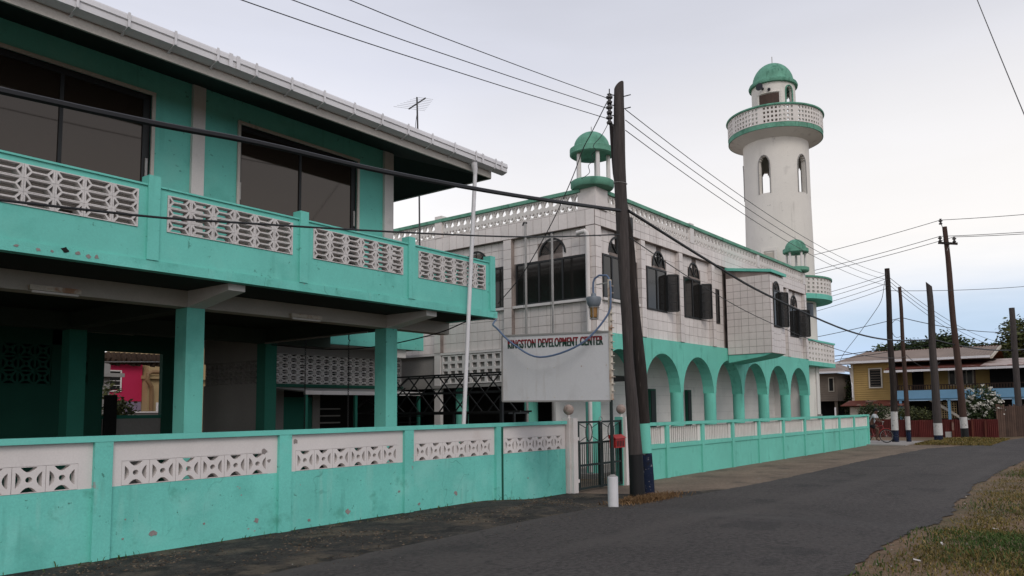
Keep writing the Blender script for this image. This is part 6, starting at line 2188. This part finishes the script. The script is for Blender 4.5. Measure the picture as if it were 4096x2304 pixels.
tree('flowering_bush', 'rounded bush covered in white flowers behind the red fence', 'bush', (51.2, 6.05, -0.2), 0.8, [((51.2, 6.1, 1.9), (0.85, 0.80, 0.85)), ((51.3, 5.5, 1.55), (0.7, 0.6, 0.7)), ((51.2, 6.5, 1.4), (0.7, 0.5, 0.65)), ((51.2, 6.0, 1.0), (.8, .8, .7))], 4200, 0.085, 'leaf', None, 0.07, seed=6, flowers=120)
tree('shrub', 'thin spreading shrub behind the cyclist', 'shrub', (51.2, 12.1, -0.2), 0.8, [((51.2, 12.0, 1.45), (0.5, 0.6, 0.35)), ((51.2, 12.6, 1.3), (0.4, 0.4, 0.2)), ((51.3, 11.6, 1.2), (0.5, 0.6, 0.4)), ((51.2, 11.9, 0.9), (.5, .5, .4))], 1500, 0.085, 'leaf', 'shrubs behind the red fence', 0.05, seed=7)
tree('shrub', 'bright green shrub behind the red fence, between two poles', 'shrub', (51.0, 9.7, -0.2), 0.6, [((51, 9.9, 1.15), (0.5, 0.6, 0.4)), ((51, 9.2, 1.05), (0.5, 0.5, 0.35)), ((51, 10.4, 1.0), (0.4, 0.4, 0.35))], 1600, 0.085, 'leaf2', 'shrubs behind the red fence', 0.05, seed=8)
tree('shrub', 'broad-leaved shrub seen through the opening under the left building', 'shrub', (11.4, 24.0, 0), 1.2, [((11.25, 24.0, 1.95), (0.25, 0.3, 0.25)), ((11.5, 24.1, 1.75), (0.28, 0.3, 0.22)), ((10.98, 24.0, 2.32), (0.15, 0.2, 0.22)), ((11.2, 24.0, 1.6), (.4, .4, .2))], 750, 0.09, 'leaf2', None, 0.05, seed=9)

# ================================================================== neighbours seen under the left building
ph = thing('pink_house', 'magenta house glimpsed through the opening under the left building', 'house', (14, 30.5, 0))
MB().box(11.0, 15.04, 30.0, 33, 2.2, 3.62).build('wall', 'pink', ph)
MB().box(11.0, 15.04, 30.02, 33, 0, 2.199).build('lower_wall', 'lilac', ph)
MB().box(11.0, 14.9, 29.7, 33.2, 3.63, 3.74).build('eave', 'white', ph)
w_ = MB()
shell(w_, [0, 0.045, 0.6, 0.645], [0, 0.045, 0.75, 0.795], lambda p, q_: p == 1 and q_ == 1, lambda s_, t, d: (13.62 + s_, 29.95 + d, 2.56 + t), 0, 0.06)
wo = w_.build('window', 'white', ph)
MB().box(13.69, 14.22, 29.98, 29.995, 2.63, 3.31).build('pane', 'dark_int', wo)
for k in range(3):
    MB().box(13.69, 14.22, 29.965, 29.979, 2.78 + 0.17 * k, 2.80 + 0.17 * k).build('window_bar', 'white', wo)
sh_ = thing('sand_house', 'sand-coloured house with brown corner drainpipe, beside the magenta house', 'house', (16.5, 31, 0))
MB().box(15.06, 18.5, 29.6, 33.0, 0, 3.05).build('wall', 'sand', sh_)
MB().box(15.0, 18.5, 29.45, 33.0, 3.051, 3.18).build('string_course', 'sand', sh_)
MB().box(15.1, 18.5, 29.65, 33.0, 3.181, 4.4).build('upper_wall', 'sand', sh_)
MB().tube([(16.6, 29.4, 3.30), (15.12, 29.4, 3.30), (14.95, 29.4, 3.22), (14.93, 29.4, 2.98), (15.12, 29.45, 2.75), (15.16, 29.5, 2.5), (15.16, 29.5, 0)], 0.08, 8).build('drainpipe', 'brown_pipe', sh_, True)
dw_ = MB().box(15.38, 15.95, 29.55, 29.599, 0, 2.15).build('door', 'white', sh_)
MB().box(15.47, 15.9, 29.53, 29.549, 0, 2.05).build('door_panel', 'dark_int', dw_)
aw_ = thing('awning', 'brown rolled awning hanging above the opening under the left building', 'awning', (11, 22.5, 3))
for k in range(14):
    MB().tube([(10.15 + 0.14 * k, 22.5, 3.40), (10.17 + 0.14 * k, 22.46, 3.24 + 0.02 * math.sin(k * 2.1)), (10.16 + 0.14 * k, 22.5, 3.08 + 0.03 * math.sin(k * 1.7))], [0.08, 0.10, 0.07], 8).build('fold', 'awning', aw_, True)
MB().tube([(10.0, 22.38, 3.12), (12.3, 22.38, 3.22)], 0.02, 6).build('rod', 'steel', aw_)
cn = thing('concrete_pillar', 'grey concrete pillar with a ledge in front of the magenta house', 'pillar', (12, 26, 0))
MB().box(11.78, 12.02, 26, 26.3, 0, 3.6).build('shaft', 'grey_plaster', cn)
MB().box(11.7, 12.4, 25.85, 25.999, 2.9, 3.02).build('ledge', 'grey_plaster', cn)
yw = thing('yard_wall', 'grey yard wall beyond the opening under the left building', 'wall', (11, 21.5, 0))
MB().box(8, 14.5, 27.2, 27.3, 0, 1.75).build('panel', 'grey_plaster', yw)
MB().box(8, 14.5, 27.15, 27.35, 1.751, 1.80).build('coping', 'white', yw)

# ================================================================== cyclist
bk = thing('bicycle', 'red bicycle ridden out past the end of the turquoise wall', 'bicycle', (40.6, 9.45, -0.16))
gz = -0.158
rw, fw_ = Vector((40.62, 9.98, gz + 0.335)), Vector((40.60, 8.97, gz + 0.335))


def wheel(c):
    t = MB().tube([(c.x, c.y + 0.315 * math.cos(R(15 * k)), c.z + 0.315 * math.sin(R(15 * k))) for k in range(24)], 0.02, 6, True).build('tyre', 'rubber', bk, True)
    MB().tube([(c.x, c.y + 0.288 * math.cos(R(15 * k)), c.z + 0.288 * math.sin(R(15 * k))) for k in range(24)], 0.009, 5, True).build('rim', 'steel', t)
    MB().tube([(c.x - 0.05, c.y, c.z), (c.x + 0.05, c.y, c.z)], 0.022, 8).build('hub', 'steel', t)
    for k in range(14):
        a = R(360 / 14 * k)
        MB().tube([(c.x, c.y, c.z), (c.x, c.y + 0.287 * math.cos(a), c.z + 0.287 * math.sin(a))], 0.003, 4).build('spoke', 'steel', t)


wheel(rw)
wheel(fw_)
X_ = 40.61
bb = Vector((X_, 9.55, gz + 0.30))
seat_t = Vector((X_, 9.68, gz + 0.80))
head_t, head_b = Vector((X_, 9.13, gz + 0.86)), Vector((X_, 9.10, gz + 0.72))
for a, b in ((bb, seat_t), (bb, head_b), (seat_t - Vector((0, -0.01, 0.12)), head_t), (bb, rw), (seat_t - Vector((0, -0.02, 0.12)), rw), (head_t, head_b), (head_b, fw_)):
    MB().tube([a, b], 0.018, 8).build('frame_tube', 'bike_red', bk)
MB().tube([seat_t + Vector((0, 0.12, 0.03)), seat_t + Vector((0, 0, 0.04)), seat_t + Vector((0, -0.14, 0.03))], [0.07, 0.06, 0.02], 8).build('saddle', 'rubber', bk, True)
hb = head_t + Vector((0, -0.02, 0.14))
MB().tube([head_t, hb], 0.014, 6).build('stem', 'steel', bk)
MB().tube([hb + Vector((-0.27, 0.10, 0.02)), hb + Vector((-0.12, -0.02, 0.03)), hb, hb + Vector((0.12, -0.02, 0.03)), hb + Vector((0.27, 0.10, 0.02))], 0.013, 6).build('handlebar', 'steel', bk, True)
MB().tube([bb + Vector((-0.09, 0, 0)), bb + Vector((-0.09, -0.05, -0.16))], 0.012, 6).build('crank', 'steel', bk)
MB().tube([bb + Vector((0.09, 0, 0)), bb + Vector((0.09, 0.05, 0.16))], 0.012, 6).build('crank', 'steel', bk)
MB().tube([(X_, fw_.y + 0.36 * math.cos(R(a)), fw_.z + 0.36 * math.sin(R(a))) for a in range(20, 130, 15)], 0.02, 6).build('mudguard', 'bike_red', bk)

pr = thing('person', 'cyclist in a pale grey shirt and black shorts riding a red bicycle', 'person', (40.6, 9.5, -0.16))


def add_skin_layer(me):
    bm = bmesh.new()
    bm.from_mesh(me)
    bm.verts.layers.skin.verify()
    bm.to_mesh(me)
    bm.free()


sz = gz
hip = (X_, 9.66, sz + 0.92)
chest = (X_, 9.50, sz + 1.28)
neck = (X_, 9.44, sz + 1.42)
headp = (X_, 9.40, sz + 1.52)
crown_ = (X_, 9.39, sz + 1.64)
shl, shr = (X_ - 0.17, 9.48, sz + 1.33), (X_ + 0.17, 9.48, sz + 1.33)
ell, elr = (X_ - 0.25, 9.33, sz + 1.10), (X_ + 0.25, 9.33, sz + 1.10)
hal, har = (X_ - 0.25, 9.20, sz + 1.04), (X_ + 0.25, 9.20, sz + 1.04)
hpl, hpr = (X_ - 0.10, 9.64, sz + 0.86), (X_ + 0.10, 9.64, sz + 0.86)
knl, knr = (X_ - 0.11, 9.30, sz + 0.62), (X_ + 0.11, 9.34, sz + 0.78)
anl, anr = (X_ - 0.10, 9.42, sz + 0.16), (X_ + 0.10, 9.48, sz + 0.44)
tol, tor = (X_ - 0.10, 9.26, sz + 0.11), (X_ + 0.10, 9.33, sz + 0.42)
body_ch = [[(hip, .13), ((X_, 9.58, sz + 1.1), .125), (chest, .14), (neck, .06), (headp, .095), (crown_, .08)],
           [(chest, .14), (shl, .07), (ell, .045), (hal, .035), ((hal[0], 9.14, sz + 1.03), .03)], [(chest, .14), (shr, .07), (elr, .045), (har, .035), ((har[0], 9.14, sz + 1.03), .03)],
           [(hip, .13), (hpl, .10), (knl, .062), (anl, .042), (tol, .035)], [(hip, .13), (hpr, .10), (knr, .062), (anr, .042), (tor, .035)]]
shirt_ch = [[(hip, .145), ((X_, 9.58, sz + 1.1), .145), (chest, .155), ((X_, 9.455, sz + 1.385), .08)],
            [(chest, .155), (shl, .088), ((X_ - 0.23, 9.38, sz + 1.18), .065)], [(chest, .155), (shr, .088), ((X_ + 0.23, 9.38, sz + 1.18), .065)]]
short_ch = [[((X_, 9.655, sz + 0.95), .15), (hip, .15)], [(hip, .15), (hpl, .12), ((X_ - 0.11, 9.42, sz + 0.70), .085)], [(hip, .15), (hpr, .12), ((X_ + 0.11, 9.44, sz + 0.82), .085)]]


def skinned(name, chains, mat):
    pts, rad, edges, idx = [], [], [], {}
    for ch_ in chains:
        prev = None
        for p, r_ in ch_:
            k = tuple(round(c, 4) for c in p)
            if k not in idx:
                idx[k] = len(pts)
                pts.append(p)
                rad.append(r_)
            if prev is not None:
                edges.append((prev, idx[k]))
            prev = idx[k]
    o_ = WORLD_BUILT[pr.name]
    me = D.meshes.new(name)
    me.from_pydata([(p[0] - o_.x, p[1] - o_.y, p[2] - o_.z) for p in pts], edges, [])
    add_skin_layer(me)
    tmp = D.objects.new('tmp_body', me)
    COL.objects.link(tmp)
    md = tmp.modifiers.new('skin', 'SKIN')
    for i, s_ in enumerate(me.skin_vertices[0].data):
        s_.radius = (rad[i], rad[i])
        s_.use_root = (i == 0)
    ss_ = tmp.modifiers.new('sub', 'SUBSURF')
    ss_.levels = ss_.render_levels = 2
    bpy.context.view_layer.update()
    nm = D.meshes.new_from_object(tmp.evaluated_get(bpy.context.evaluated_depsgraph_get()))
    D.objects.remove(tmp)
    nm.name = name
    nm.materials.clear()
    nm.materials.append(M[mat])
    for p in nm.polygons:
        p.use_smooth = True
    ob = D.objects.new(name, nm)
    COL.objects.link(ob)
    ob.parent = pr
    return ob


skinned('body', body_ch, 'skin')
skinned('shirt', shirt_ch, 'shirt')
skinned('shorts', short_ch, 'shorts')
MB().ball((X_ + 0.0, 9.41, sz + 1.60), 0.105, 12, 0.9).build('hair', 'shorts', pr, True)
for s_ in (-1, 1):
    MB().ball((X_ + s_ * 0.04, 9.30, sz + 1.54), 0.014, 8).build('eye', 'white', pr, True)
    MB().ball((X_ + s_ * 0.098, 9.41, sz + 1.53), 0.022, 8, 1.4).build('ear', 'skin', pr, True)
MB().tube([(X_, 9.305, sz + 1.53), (X_, 9.285, sz + 1.50)], [0.012, 0.018], 6).build('nose', 'skin', pr, True)
for (h_, s_) in ((hal, -1), (har, 1)):
    for k in range(4):
        x_ = h_[0] - 0.03 + 0.02 * k
        MB().tube([(x_, 9.15, sz + 1.03), (x_, 9.11, sz + 1.04), (x_, 9.10, sz + 1.00)], 0.010, 6).build('finger', 'skin', pr, True)
bg_ = MB().ball((X_ - 0.3, 9.95, sz + 0.36), 0.13, 10, 0.9)
tag(bg_.build('bag', 'pole_blue', None, True, loc=(X_ - 0.3, 9.95, sz + 0.3)), 'dark blue bag hanging at the rear of the bicycle', 'bag')
